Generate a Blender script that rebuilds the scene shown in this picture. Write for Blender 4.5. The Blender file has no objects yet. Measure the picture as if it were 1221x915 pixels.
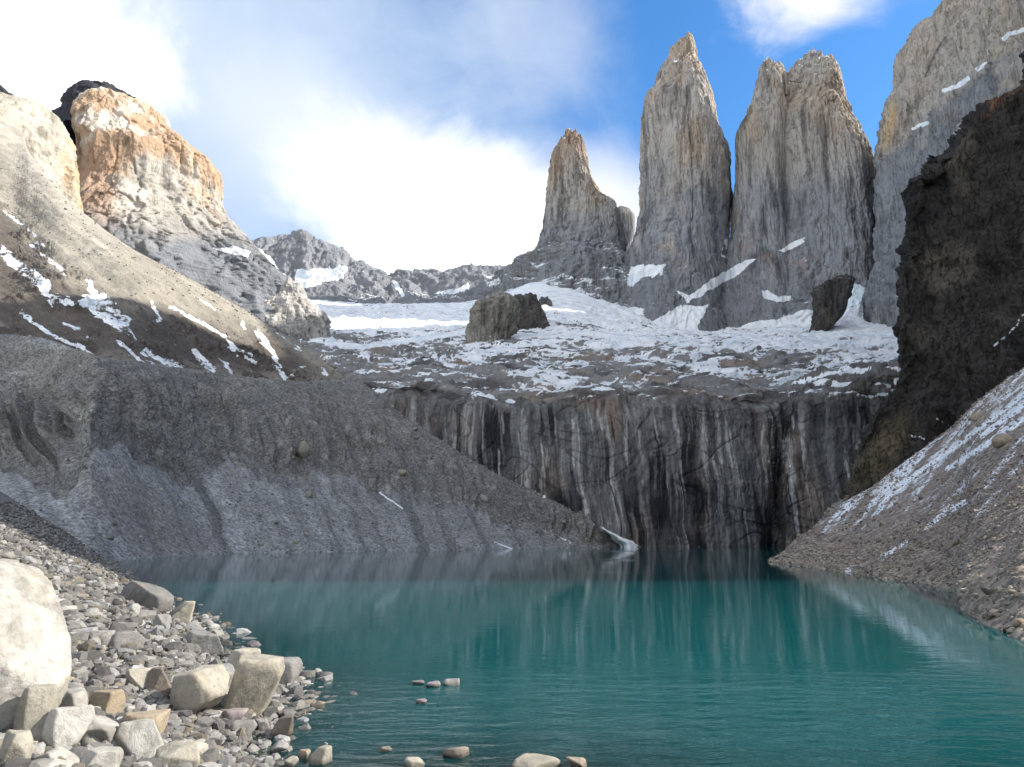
import bpy, math, random
import numpy as np
from mathutils import Vector

# ------------------------------------------------------------------ camera, sky, sun, exposure
SC = bpy.context.scene
COL = SC.collection
F, CX, CY, HZ, EYE = 830.0, 610.5, 457.5, 643.0, 6.0
TILT = math.atan((HZ - CY) / F)
CT, ST = math.cos(TILT), math.sin(TILT)
cam = bpy.data.cameras.new("camera")
cam.sensor_width = 36.0
cam.lens = 36.0 * F / 1221.0
cam.clip_start, cam.clip_end = 0.5, 20000.0
cam_ob = bpy.data.objects.new("camera", cam)
COL.objects.link(cam_ob)
cam_ob.location = (0, 0, EYE)
cam_ob.rotation_euler = (math.pi / 2 + TILT, 0, 0)
SC.camera = cam_ob

SUN_EL, SUN_AZ = 36.0, 6.0            # azimuth counted from +X towards +Y
EXPOSURE = 0.86
SKY_STRENGTH = 0.15
SUN_STRENGTH = 5.0
sd = Vector((math.cos(math.radians(SUN_EL)) * math.cos(math.radians(SUN_AZ)),
             math.cos(math.radians(SUN_EL)) * math.sin(math.radians(SUN_AZ)), math.sin(math.radians(SUN_EL))))
sl = bpy.data.lights.new("sun", 'SUN')
sl.energy, sl.angle, sl.color = SUN_STRENGTH, math.radians(0.5), (1.0, 0.93, 0.83)
so = bpy.data.objects.new("sun", sl)
COL.objects.link(so)
so.rotation_euler = (-sd).to_track_quat('-Z', 'Y').to_euler()

SC.view_settings.view_transform = 'Standard'
SC.view_settings.look = 'None'
SC.view_settings.exposure = EXPOSURE
SC.view_settings.gamma = 1.0
SC.render.engine = 'CYCLES'
SC.cycles.max_bounces = 6
SC.cycles.diffuse_bounces = 3
SC.cycles.glossy_bounces = 3
SC.cycles.transparent_max_bounces = 6
SC.cycles.volume_bounces = 0
SC.cycles.use_denoising = True
SC.cycles.use_adaptive_sampling = True
SC.cycles.adaptive_threshold = 0.02
SC.cycles.sample_clamp_indirect = 6.0


def ray(px, py):
    u, v = (px - CX) / F, (CY - py) / F
    return np.array([u, CT - v * ST, ST + v * CT])


def pt(px, py, Y):
    r = ray(px, py)
    p = r * (Y / r[1])
    p[2] += EYE
    return p


def water_pt(px, py):
    r = ray(px, py)
    return np.array([r[0], r[1], 0.0]) * (-EYE / r[2]) * np.array([1, 1, 0])


def project(P):
    x, y, z = P[..., 0], P[..., 1], P[..., 2] - EYE
    zc = np.maximum(y * CT + z * ST, 0.5)
    yc = -y * ST + z * CT
    return CX + F * x / zc, CY - F * yc / zc


class NT:
    """small node-tree helper"""
    def __init__(s, tree):
        s.t = tree
        s.n = tree.nodes
        s.n.clear()

    def add(s, typ, **kw):
        n = s.n.new(typ)
        for k, v in kw.items():
            setattr(n, k, v)
        return n

    def link(s, a, b):
        s.t.links.new(a, b)

    def val(s, sock, v):
        if hasattr(v, 'is_output'):
            s.link(v, sock)
        else:
            sock.default_value = v

    def math(s, op, a, b=0.0, c=0.0, clamp=False):
        n = s.add('ShaderNodeMath', operation=op, use_clamp=clamp)
        for i, v in enumerate((a, b, c)):
            s.val(n.inputs[i], v)
        return n.outputs[0]

    def sstep(s, x, lo, hi):
        n = s.add('ShaderNodeMapRange', interpolation_type='SMOOTHSTEP')
        s.val(n.inputs[0], x)
        s.val(n.inputs[1], lo)
        s.val(n.inputs[2], hi)
        return n.outputs[0]

    def rng(s, x, a, b, c, d):
        n = s.add('ShaderNodeMapRange')
        for i, v in enumerate((x, a, b, c, d)):
            s.val(n.inputs[i], v)
        return n.outputs[0]

    def mix(s, f, a, b, blend='MIX'):
        n = s.add('ShaderNodeMix', data_type='RGBA', blend_type=blend)
        s.val(n.inputs[0], f)
        s.val(n.inputs[6], a)
        s.val(n.inputs[7], b)
        return n.outputs[2]

    def noise(s, vec, scale, detail=6.0, rough=0.6, dist=0.0):
        n = s.add('ShaderNodeTexNoise')
        s.link(vec, n.inputs['Vector'])
        n.inputs['Scale'].default_value = scale
        n.inputs['Detail'].default_value = detail
        n.inputs['Roughness'].default_value = rough
        n.inputs['Distortion'].default_value = dist
        return n.outputs['Fac']

    def mapping(s, vec, scale, rot=(0, 0, 0)):
        n = s.add('ShaderNodeMapping')
        s.link(vec, n.inputs[0])
        n.inputs['Scale'].default_value = scale
        n.inputs['Rotation'].default_value = rot
        return n.outputs[0]


def rgba(c):
    return (c[0], c[1], c[2], 1.0)


def az_el(px, py):
    r = ray(px, py)
    r = r / np.linalg.norm(r)
    return math.atan2(r[0], r[1]), math.asin(r[2])


def make_world():
    w = bpy.data.worlds.new("World")
    SC.world = w
    w.use_nodes = True
    t = NT(w.node_tree)
    sky = t.add('ShaderNodeTexSky', sky_type='NISHITA')
    sky.sun_disc = False
    sky.sun_elevation = math.radians(SUN_EL)
    sky.sun_rotation = math.radians(90 - SUN_AZ)
    sky.altitude = 900
    sky.air_density = 1.0
    sky.dust_density = 0.25
    sky.ozone_density = 2.0
    hs = t.add('ShaderNodeHueSaturation')
    hs.inputs['Saturation'].default_value = 1.27
    hs.inputs['Value'].default_value = 0.93
    t.link(sky.outputs[0], hs.inputs['Color'])
    tc = t.add('ShaderNodeTexCoord')
    sep = t.add('ShaderNodeSeparateXYZ')
    t.link(tc.outputs['Generated'], sep.inputs[0])
    az = t.math('ARCTAN2', sep.outputs[0], sep.outputs[1])
    el = t.math('ARCSINE', sep.outputs[2])
    nbig = t.noise(tc.outputs['Generated'], 3.2, 7, 0.55, 0.6)
    nfine = t.noise(tc.outputs['Generated'], 9.0, 6, 0.6, 0.4)

    def blob(px, py, rx, ry, rot=0.0):
        a0, e0 = az_el(px, py)
        da = t.math('SUBTRACT', az, a0)
        de = t.math('SUBTRACT', el, e0)
        c, s_ = math.cos(rot), math.sin(rot)
        u = t.math('ADD', t.math('MULTIPLY', da, c), t.math('MULTIPLY', de, s_))
        v = t.math('SUBTRACT', t.math('MULTIPLY', de, c), t.math('MULTIPLY', da, s_))
        u = t.math('MULTIPLY', u, F / rx * 0.9)
        v = t.math('MULTIPLY', v, F / ry * 0.9)
        d = t.math('SQRT', t.math('ADD', t.math('MULTIPLY', u, u), t.math('MULTIPLY', v, v)))
        return t.math('SUBTRACT', 1.0, d)          # 1 at centre, 0 at rim, negative outside
    nb = t.math('MULTIPLY', t.math('SUBTRACT', nbig, 0.5), 1.3)
    nf = t.math('MULTIPLY', t.math('SUBTRACT', nfine, 0.5), 0.7)

    def cloud(b, lo, hi, k1=1.0, k2=1.0):
        x = t.math('ADD', b, t.math('ADD', t.math('MULTIPLY', nb, k1), t.math('MULTIPLY', nf, k2)))
        return t.sstep(x, lo, hi)
    thick = cloud(blob(30, 50, 165, 110), 0.05, 0.75, 0.6, 0.9)
    glow = cloud(blob(535, 300, 225, 140, -0.45), 0.0, 0.95, 0.75, 0.8)
    glow2 = t.math('MULTIPLY', cloud(blob(400, 180, 290, 100, -0.3), 0.0, 0.9, 0.9, 0.8), 0.35)
    wisp = t.math('MULTIPLY', cloud(blob(230, 110, 560, 340, 0.0), 0.0, 0.8, 0.5, 0.5), 0.85)
    wisp2 = t.math('MULTIPLY', cloud(blob(640, 40, 150, 120, 0.3), 0.1, 0.9, 0.9, 0.6), 0.2)
    puff = cloud(blob(990, -14, 150, 60, -0.03), 0.1, 0.95, 0.7, 1.6)
    lowv = t.math('MULTIPLY', cloud(blob(700, 260, 170, 95, 0.0), 0.0, 0.8, 0.4, 0.3), 0.75)
    # unseen bright cloud behind and beside the camera, added as neutral fill light
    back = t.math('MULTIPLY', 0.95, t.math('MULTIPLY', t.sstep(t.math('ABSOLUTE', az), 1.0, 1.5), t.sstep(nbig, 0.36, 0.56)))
    m = thick
    for x in (glow, glow2, wisp2, puff, lowv):
        # screen-combine
        m = t.math('SUBTRACT', 1.0, t.math('MULTIPLY', t.math('SUBTRACT', 1.0, m), t.math('SUBTRACT', 1.0, x)))
    cl = t.mix(wisp, hs.outputs['Color'], (2.7, 3.2, 3.9, 1))
    cl = t.mix(m, cl, (4.6, 4.5, 4.4, 1))
    cl = t.mix(t.math('MAXIMUM', thick, glow), cl, (6.2, 6.1, 5.9, 1))
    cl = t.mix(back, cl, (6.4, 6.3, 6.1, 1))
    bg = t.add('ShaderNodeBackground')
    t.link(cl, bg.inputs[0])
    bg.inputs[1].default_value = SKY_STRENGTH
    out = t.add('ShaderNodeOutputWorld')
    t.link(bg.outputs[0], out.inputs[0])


make_world()

# ------------------------------------------------------------------ numpy noise
_rng = np.random.RandomState(7)
_perm = np.concatenate([_rng.permutation(256)] * 3).astype(np.int32)
_grad = _rng.normal(size=(256, 3))
_grad /= np.linalg.norm(_grad, axis=1)[:, None]
_grad = _grad.astype(np.float32)


def gnoise(x, y, z):
    x, y, z = [np.asarray(a, np.float32) for a in np.broadcast_arrays(x, y, z)]
    xi, yi, zi = np.floor(x), np.floor(y), np.floor(z)
    xf, yf, zf = x - xi, y - yi, z - zi
    X, Y, Z = xi.astype(np.int32) & 255, yi.astype(np.int32) & 255, zi.astype(np.int32) & 255
    u, v, w = [a * a * a * (a * (a * 6 - 15) + 10) for a in (xf, yf, zf)]

    def c(i, j, k):
        g = _grad[_perm[_perm[_perm[(X + i) & 255] + ((Y + j) & 255)] + ((Z + k) & 255)]]
        return g[..., 0] * (xf - i) + g[..., 1] * (yf - j) + g[..., 2] * (zf - k)
    a = c(0, 0, 0) * (1 - u) + c(1, 0, 0) * u
    b = c(0, 1, 0) * (1 - u) + c(1, 1, 0) * u
    d = c(0, 0, 1) * (1 - u) + c(1, 0, 1) * u
    e = c(0, 1, 1) * (1 - u) + c(1, 1, 1) * u
    return ((a * (1 - v) + b * v) * (1 - w) + (d * (1 - v) + e * v) * w) * 1.6


def fbm(P, s, oct=5, gain=0.5, st=(1, 1, 1), off=0.0, ridged=False):
    """s = wavelength in metres, st = stretch of each axis"""
    x, y, z = P[..., 0] / (s * st[0]) + off, P[..., 1] / (s * st[1]) + off * 1.7, P[..., 2] / (s * st[2]) - off
    r, a, n = 0.0, 1.0, 0.0
    for i in range(oct):
        g = gnoise(x, y, z)
        r = r + a * ((1 - 2 * np.abs(g)) if ridged else g)
        n += a
        a *= gain
        x, y, z = x * 2.03 + 17.1, y * 2.03 - 5.3, z * 2.03 + 9.7
    return r / n


def sm(x, lo, hi):
    t = np.clip((x - lo) / (hi - lo), 0, 1)
    return t * t * (3 - 2 * t)


def terrace(x, n, sharp=0.82):
    """turn a smooth field into flat steps with sharp risers"""
    f = np.floor(x * n)
    t = x * n - f
    return (f + sm(t, sharp, 1.0)) / n


def crag(P, wl, stretch, seed, groove=0.3):
    """broken rock face: stepped panels between vertical fractures, grooves and small blocks; about -1..1"""
    a = fbm(P, wl * 1.7, 4, 0.5, (1, 1, stretch), 3.3 + seed)
    d = 1.5 * (terrace(a, 7, 0.7) if stretch > 3.5 else 0.5 * a + 0.5 * terrace(a, 6, 0.5))
    b = fbm(P, wl * 0.6, 4, 0.5, (1, 1, stretch * 0.8), 7.7 + seed)
    d = d + 0.55 * terrace(b, 5)
    g = fbm(P, wl * 0.8, 3, 0.5, (1, 1, stretch * 1.3), 15.1 + seed)
    if stretch > 3.5:
        d = d - groove * np.exp(-(g / 0.035)**2)
    else:
        d = d + 0.5 * (1 - 2.5 * np.abs(g))
    h = fbm(P, wl * 0.5, 4, 0.6, (1, 1, 1.3), 11.9 + seed)
    d = d + 0.40 * terrace(h, 5)
    d = d + 0.22 * fbm(P, wl * 0.13, 3, 0.6, (1, 1, 2.2), 19.0 + seed)
    return d


def lerp(a, b, t):
    return a + (b - a) * t


def colmix(c, d, f):
    f = np.asarray(f)[..., None]
    return c * (1 - f) + np.asarray(d) * f


def pchip(t, v, ts):
    """monotone cubic interpolation of v (n, ...) along axis 0"""
    t, v, ts = np.asarray(t, float), np.asarray(v, float), np.asarray(ts, float)
    h = np.diff(t)
    d = np.diff(v, axis=0) / h.reshape((-1,) + (1,) * (v.ndim - 1))
    m = np.zeros_like(v)
    if len(t) > 2:
        a, b = d[:-1], d[1:]
        with np.errstate(divide='ignore', invalid='ignore'):
            hm = np.where(a * b > 0, 2 * a * b / (a + b), 0)
        m[1:-1] = hm
    m[0], m[-1] = d[0], d[-1]
    i = np.clip(np.searchsorted(t, ts, side='right') - 1, 0, len(t) - 2)
    sh = (-1,) + (1,) * (v.ndim - 1)
    hh = h[i].reshape(sh)
    s = ((ts - t[i]) / h[i]).reshape(sh)
    return ((2 * s**3 - 3 * s**2 + 1) * v[i] + (s**3 - 2 * s**2 + s) * hh * m[i] + (-2 * s**3 + 3 * s**2) * v[i + 1] + (s**3 - s**2) * hh * m[i + 1])


def loft(net, nu, nv):
    """net[row][column] control points -> (nv, nu, 3) grid"""
    N = np.array(net, float)
    px, py = project(N)
    px, py = np.clip(px, -150, 1371), np.clip(py, -150, 1065)

    def knots(ax):
        L = np.sqrt(np.diff(px, axis=ax)**2 + np.diff(py, axis=ax)**2).mean(axis=1 - ax)
        L = np.maximum(L, 0.04 * L.sum() + 1)
        return np.concatenate([[0], np.cumsum(L) / L.sum()])
    tu, tv = knots(1), knots(0)
    G = pchip(tv, N, np.linspace(0, 1, nv))
    return pchip(tu, G.transpose(1, 0, 2), np.linspace(0, 1, nu)).transpose(1, 0, 2)


def grid_normals(P, closed=False):
    if closed:
        du = np.roll(P, -1, 1) - np.roll(P, 1, 1)
    else:
        du = np.gradient(P, axis=1)
    dv = np.gradient(P, axis=0)
    n = np.cross(du, dv)
    return n / np.maximum(np.linalg.norm(n, axis=-1, keepdims=True), 1e-9)


def mesh_from(name, V, faces, attrs, mat, smooth=True):
    """faces: (n,4) or (n,3) int array"""
    me = bpy.data.meshes.new(name)
    V = np.ascontiguousarray(V.reshape(-1, 3), np.float32)
    nf, k = faces.shape
    me.vertices.add(len(V))
    me.vertices.foreach_set('co', V.ravel())
    me.loops.add(nf * k)
    me.loops.foreach_set('vertex_index', np.ascontiguousarray(faces, np.int32).ravel())
    me.polygons.add(nf)
    me.polygons.foreach_set('loop_start', np.arange(0, nf * k, k, dtype=np.int32))
    me.polygons.foreach_set('use_smooth', np.full(nf, smooth, bool))
    me.update(calc_edges=True)
    for an, a in attrs.items():
        if a.shape[-1] == 3 and a.ndim > 1:
            at = me.attributes.new(an, 'FLOAT_COLOR', 'POINT')
            c = np.ones((len(V), 4), np.float32)
            c[:, :3] = a.reshape(-1, 3)
            at.data.foreach_set('color', c.ravel())
        else:
            at = me.attributes.new(an, 'FLOAT', 'POINT')
            at.data.foreach_set('value', np.ascontiguousarray(a, np.float32).ravel())
    me.materials.append(mat)
    return me


def grid_faces(nv, nu, closed=False):
    idx = np.arange(nv * nu).reshape(nv, nu)
    if closed:
        a, b = idx[:-1], idx[1:]
        return np.stack([a, np.roll(a, -1, 1), np.roll(b, -1, 1), b], -1).reshape(-1, 4)
    return np.stack([idx[:-1, :-1], idx[:-1, 1:], idx[1:, 1:], idx[1:, :-1]], -1).reshape(-1, 4)


def outer_faces(P, closed):
    """grid faces wound so that their normals point out of the rock"""
    n = grid_normals(P, closed)
    ref = (P - P.mean(axis=1, keepdims=True)) if closed else (np.array([0, 0, EYE + 60.0]) - P)
    f = grid_faces(P.shape[0], P.shape[1], closed)
    return f[:, ::-1] if (n * ref).sum(-1).mean() < 0 else f


def add_obj(name, me, label=None, cat=None, group=None, kind=None, parent=None):
    o = bpy.data.objects.new(name, me)
    COL.objects.link(o)
    if label:
        o['label'] = label
    if cat:
        o['category'] = cat
    if group:
        o['group'] = group
    if kind:
        o['kind'] = kind
    if parent:
        o.parent = parent
    return o


def grid_obj(name, P, col, snow, mat, closed=False, **kw):
    attrs = {'Col': np.clip(col, 0.004, 0.95), 'snow': snow}
    return add_obj(name, mesh_from(name, P, outer_faces(P, closed), attrs, mat), **kw)


# ------------------------------------------------------------------ traced shapes: marks in photo pixels, laid on the surfaces
def seg_dist(px, py, pts):
    d = np.full(px.shape, 1e9)
    for (x0, y0), (x1, y1) in zip(pts[:-1], pts[1:]):
        dx, dy = x1 - x0, y1 - y0
        t = np.clip(((px - x0) * dx + (py - y0) * dy) / (dx * dx + dy * dy + 1e-9), 0, 1)
        d = np.minimum(d, np.hypot(px - x0 - t * dx, py - y0 - t * dy))
    return d


def streak(px, py, pts, w, soft=2.5):
    """1 on a line of half-width w, falling to 0"""
    return 1 - sm(seg_dist(px, py, pts), w * 0.5, w + soft)


def inside(px, py, poly, soft=3.0):
    d = seg_dist(px, py, list(poly) + [poly[0]])
    ins = np.zeros(px.shape, bool)
    n = len(poly)
    for i in range(n):
        (x0, y0), (x1, y1) = poly[i], poly[(i + 1) % n]
        if y0 == y1:
            continue
        c = ((y0 > py) != (y1 > py)) & (px < (x1 - x0) * (py - y0) / (y1 - y0) + x0)
        ins ^= c
    s = np.where(ins, d, -d)
    return sm(s, -soft, soft)


# ------------------------------------------------------------------ materials
def rock_mat(name, size, stretch=1.0, bump=0.6, contrast=0.6, fine=0.16, cell=0.0, rough=0.9, snow_noise=0.5, cracks=0.0):
    """stone whose colour comes from the attribute Col (its own colour, in places with painted shade), broken up by noise; snow lies where the attribute snow says"""
    m = bpy.data.materials.new(name)
    m.use_nodes = True
    t = NT(m.node_tree)
    geo = t.add('ShaderNodeNewGeometry')
    vec = t.mapping(geo.outputs['Position'], (1 / size, 1 / size, 1 / (size * stretch)))
    n1 = t.noise(vec, 1.0, 9, 0.62, 0.3)
    vec2 = t.mapping(geo.outputs['Position'], (1 / (size * fine), 1 / (size * fine), 1 / (size * fine * (1 + (stretch - 1) * 0.6))))
    n2 = t.noise(vec2, 1.0, 7, 0.7, 0.2)
    at = t.add('ShaderNodeAttribute', attribute_name='Col')
    k = t.math('ADD', t.math('MULTIPLY', t.math('SUBTRACT', n1, 0.5), contrast * 2.2), 1.0)
    k = t.math('MULTIPLY', k, t.math('ADD', t.math('MULTIPLY', t.math('SUBTRACT', n2, 0.5), contrast * 2.0), 1.0))
    h = t.math('ADD', t.math('MULTIPLY', n1, 1.0), t.math('MULTIPLY', n2, max(fine, 0.2) * 1.2))
    if cell > 0:
        vo = t.add('ShaderNodeTexVoronoi', feature='F1')
        t.link(t.mapping(geo.outputs['Position'], (1 / cell,) * 3), vo.inputs['Vector'])
        vo.inputs['Scale'].default_value = 1.0
        sepc = t.add('ShaderNodeSeparateColor')
        t.link(vo.outputs['Color'], sepc.inputs[0])
        k = t.math('MULTIPLY', k, t.rng(sepc.outputs[0], 0, 1, 0.55, 1.45))
        h = t.math('ADD', h, t.math('MULTIPLY', vo.outputs['Distance'], -0.35))
    if cracks > 0:
        cr = None
        for sc_, off_, wd in ((0.9, 0.0, 0.020), (2.6, 13.7, 0.028)):
            mp = t.add('ShaderNodeMapping')
            t.link(geo.outputs['Position'], mp.inputs[0])
            mp.inputs['Location'].default_value = (off_, off_ * 1.3, -off_)
            mp.inputs['Scale'].default_value = (sc_ / size, sc_ / size, sc_ / (size * max(1.0, stretch * 1.4)))
            n3 = t.noise(mp.outputs[0], 1.0, 3, 0.45, 0.5)
            c1 = t.rng(t.math('ABSOLUTE', t.math('SUBTRACT', n3, 0.5)), 0.0, wd, 1.0 - cracks, 1.0)
            cr = c1 if cr is None else t.math('MULTIPLY', cr, c1)
        k = t.math('MULTIPLY', k, cr)
        h = t.math('ADD', h, t.math('MULTIPLY', cr, 0.25))
    k = t.math('MAXIMUM', k, 0.12)
    base = t.mix(1.0, at.outputs['Color'], t.rng(k, 0, 4, 0, 4), 'MULTIPLY')
    base = t.n[-1].outputs[2]
    sn = t.add('ShaderNodeAttribute', attribute_name='snow')
    s = t.math('ADD', sn.outputs['Fac'], t.math('MULTIPLY', t.math('SUBTRACT', n2, 0.5), snow_noise * 1.6))
    s = t.math('ADD', s, t.math('MULTIPLY', t.math('SUBTRACT', n1, 0.5), snow_noise))
    sf = t.sstep(s, 0.44, 0.58)
    snc = t.mix(t.sstep(n1, 0.42, 0.66), (0.86, 0.88, 0.91, 1), (0.60, 0.68, 0.75, 1))
    colr = t.mix(sf, base, snc)
    b = t.add('ShaderNodeBump')
    b.inputs['Strength'].default_value = bump
    b.inputs['Distance'].default_value = size * 0.35
    t.link(h, b.inputs['Height'])
    p = t.add('ShaderNodeBsdfPrincipled')
    t.link(colr, p.inputs['Base Color'])
    p.inputs['Roughness'].default_value = rough
    p.inputs['Specular IOR Level'].default_value = 0.25
    t.link(b.outputs[0], p.inputs['Normal'])
    out = t.add('ShaderNodeOutputMaterial')
    t.link(p.outputs[0], out.inputs[0])
    return m


M_TOWER = rock_mat('granite', 26, 7.0, 0.75, 0.34, 0.22, cracks=0.4)
M_ORANGE = rock_mat('ochre_granite', 24, 2.4, 0.9, 0.48, 0.17)
M_DARK = rock_mat('dark_slate', 11, 1.8, 1.0, 0.7, 0.2, cracks=0.55)
M_HEAD = rock_mat('streaked_rock', 12, 5.0, 0.7, 0.5, 0.16, cracks=0.35)
M_SHELF = rock_mat('slabby_rock', 26, 0.35, 0.8, 0.45, 0.16)
M_RIDGE = rock_mat('ridge_rock', 40, 1.0, 0.6, 0.3, 0.15)
M_HILL = rock_mat('hillside_scree', 12, 1.0, 0.7, 0.45, 0.13)
M_MORAINE = rock_mat('moraine_gravel', 7, 1.0, 0.45, 0.36, 0.2, cell=0.9)
M_SCREE = rock_mat('scree', 5, 1.0, 0.6, 0.34, 0.15, cell=0.8, snow_noise=0.9)
M_SHORE = rock_mat('shore_gravel', 1.6, 1.0, 0.8, 0.3, 0.2, cell=0.22)
M_SNOW = rock_mat('glacier_ice', 14, 1.0, 0.5, 0.08, 0.2)


# ------------------------------------------------------------------ rock bodies with a closed horizontal section
def tower(rows, Y, ratio=0.75, expo=2.6, rot=0.0, nu=300, nv=320, amp=0.05, facets=7, seed=0.0, top_jag=0.0, wl=70.0, stretch=7.0):
    R = np.array(rows, float)                      # photo row, left, right
    t = np.concatenate([[0], np.cumsum(np.maximum(np.abs(np.diff(R[:, 0])), 2.0))])
    ts = np.linspace(0, t[-1], nv)
    r = pchip(t, R, ts)
    th = np.linspace(0, 2 * np.pi, nu, endpoint=False)
    c, s = np.cos(th), np.sin(th)
    a, b = np.sign(c) * np.abs(c)**(2 / expo), ratio * np.sign(s) * np.abs(s)**(2 / expo)
    ro = math.radians(rot)
    sx, sy = a * math.cos(ro) - b * math.sin(ro), a * math.sin(ro) + b * math.cos(ro)
    sc = (sx.max() - sx.min()) / 2
    sx, sy = (sx - (sx.max() + sx.min()) / 2) / sc, sy / sc
    L = np.array([pt(x, y, Y) for y, x, _ in r])
    Rr = np.array([pt(x, y, Y) for y, _, x in r])
    cx, hw, z = (L[:, 0] + Rr[:, 0]) / 2, (Rr[:, 0] - L[:, 0]) / 2, L[:, 2]
    P = np.zeros((nv, nu, 3))
    P[..., 1] = Y + hw[:, None] * sy
    u = (cx[:, None] + hw[:, None] * sx) / P[..., 1]
    u0, u1 = u.min(1, keepdims=True), u.max(1, keepdims=True)
    u = ((cx - hw) / Y)[:, None] + (u - u0) / (u1 - u0) * (2 * hw / Y)[:, None]
    P[..., 0] = u * P[..., 1]
    P[..., 2] = z[:, None]
    n = np.zeros_like(P)
    n[..., 0], n[..., 1] = sx * ratio, sy / ratio
    n /= np.linalg.norm(n, axis=-1, keepdims=True)
    W = np.percentile(hw, 60)
    fade = np.clip(hw / W, 0.12, 1.0)[:, None]
    st = (1, 1, stretch)
    d = crag(P, wl, stretch, seed) + 0.6 * fbm(P, wl * 2.2, 3, 0.5, (1, 1, 2.0), 8.1 + seed)
    P = P + n * (d * amp * W * 1.6 * (0.35 + 0.65 * fade))[..., None]
    if top_jag > 0:
        k = sm(ts, t[-1] * 0.30, 0)[:, None]
        P[..., 2] += k * top_jag * fbm(P, 15, 4, 0.65, (1, 1, 3), seed)
    # close the top
    P[0] = P[0].mean(axis=0) + (P[0] - P[0].mean(axis=0)) * 0.15
    return P


def granite(P, px, py, top, bottom, warm=1.0, seed=0.0):
    """grey granite, warmer and ochre stained high up, blue-grey low down, long dark water streaks"""
    v = sm(py, top, bottom)
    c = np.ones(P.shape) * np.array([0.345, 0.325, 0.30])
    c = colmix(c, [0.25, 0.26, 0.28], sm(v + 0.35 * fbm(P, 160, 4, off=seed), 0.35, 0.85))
    oc = fbm(P, 90, 5, 0.6, (1, 1, 2.5), 4.0 + seed)
    c = colmix(c, [0.40, 0.285, 0.185], warm * 0.6 * sm(oc + 0.35 * (1 - v) - 0.12, 0.05, 0.45))
    st = fbm(P, 26, 5, 0.6, (1, 1, 11), 9.0 + seed)
    c = c * lerp(1.0, 0.45, sm(st, 0.02, 0.34))[..., None]
    st2 = fbm(P, 9, 4, 0.6, (1, 1, 12), 29.0 + seed)
    c = c * lerp(1.0, 0.6, sm(st2, 0.10, 0.35))[..., None]
    lt = fbm(P, 34, 5, 0.6, (1, 1, 8), 2.0 + seed)
    c = colmix(c, [0.45, 0.43, 0.40], 0.55 * sm(lt, 0.12, 0.45))
    return c


def ledge_snow(P, N, k=0.0, seed=0.0):
    return sm(N[..., 2] + 0.5 * fbm(P, 18, 4, 0.6, (1, 1, 0.6), 6 + seed) + k, 0.35, 0.75)


def outward(P, N):
    c = P.mean(axis=1, keepdims=True)
    s = np.sign(((P - c) * N).sum(-1).mean())
    return N * (s if s != 0 else 1)


FOOT = [(690, 420), (700, 392), (728, 384), (738, 376), (752, 367), (768, 366), (771, 388), (792, 376), (809, 365), (846, 364), (834, 381), (833, 394), (848, 401), (862, 393), (878, 391), (900, 384), (926, 381), (955, 369), (972, 372), (970, 430)]      # snow banked against the towers

# ---- southern tower
rows = [(156, 678, 682), (161, 673, 688), (168, 669, 695), (176, 664, 699), (181, 659, 700), (192, 655, 702), (209, 652.5, 706), (224, 651, 712), (240, 649, 721),
        (252, 648, 737), (270, 645.5, 744), (290, 638, 748), (306, 627, 750), (316, 606, 755), (335, 585, 765), (380, 560, 790), (450, 540, 820)]
P = tower(rows, 1700, 0.75, 3.0, -22, 340, 340, 0.09, seed=1.0, top_jag=30, wl=60)
px, py = project(P)
N = outward(P, grid_normals(P, True))
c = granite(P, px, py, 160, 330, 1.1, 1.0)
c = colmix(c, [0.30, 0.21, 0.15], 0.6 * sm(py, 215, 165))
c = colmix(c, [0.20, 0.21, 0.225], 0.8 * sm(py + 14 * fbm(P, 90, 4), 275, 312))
s = ledge_snow(P, N, -0.35) + 0.55 * sm(fbm(P, 40, 4, 0.6, (2.5, 2.5, 0.5), 3) + 0.5 * sm(py, 280, 330), 0.45, 0.75) * sm(py, 255, 300)
s = np.maximum(s, 0.7 * sm(fbm(P, 22, 3, off=2), 0.25, 0.5) * sm(py, 185, 165))
grid_obj('granite_tower', P, c, s, M_TOWER, True, label='lowest and leftmost of the three granite towers, with a stepped shoulder on its right', cat='rock tower', group='granite towers above the cirque')
# shoulder block that catches the sun behind it
P = tower([(246, 738, 742), (251, 735, 752), (260, 733, 757), (275, 733, 757), (295, 733, 752), (330, 733, 750)], 1760, 0.8, 2.6, 10, 120, 90, 0.06, seed=4)
px, py = project(P)
grid_obj('rock_shoulder', P, granite(P, px, py, 150, 330, 0.2, 4.0), np.zeros(px.shape), M_TOWER, True,
         label='small pale sunlit rock shoulder between the lowest tower and the pointed middle tower', cat='rock outcrop')

# ---- central tower
rows = [(42, 819, 824), (47, 811, 830), (56, 803, 833), (62, 798, 835), (75, 795, 837), (82, 789, 839), (91, 783, 846), (106, 778, 853), (118, 770, 856), (141, 764, 861), (160, 762.5, 866),
        (177, 762, 873), (214, 761, 876), (251, 759, 875), (272, 756, 873), (297, 746, 872), (321, 738, 874), (343, 730, 878), (370, 718, 882), (430, 690, 905), (470, 680, 915)]
P = tower(rows, 1580, 1.1, 4.2, -37, 420, 460, 0.085, seed=2.3, top_jag=26, wl=62)
px, py = project(P)
N = outward(P, grid_normals(P, True))
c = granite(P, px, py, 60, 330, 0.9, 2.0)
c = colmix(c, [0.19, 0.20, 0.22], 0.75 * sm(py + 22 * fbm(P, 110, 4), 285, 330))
c = colmix(c, [0.16, 0.17, 0.19], 0.5 * sm(px, 845, 870) * sm(py, 160, 200))  # lower right edge darkened: shade from the northern tower, painted in
jit = 5 * fbm(P, 30, 4, 0.6)
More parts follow.
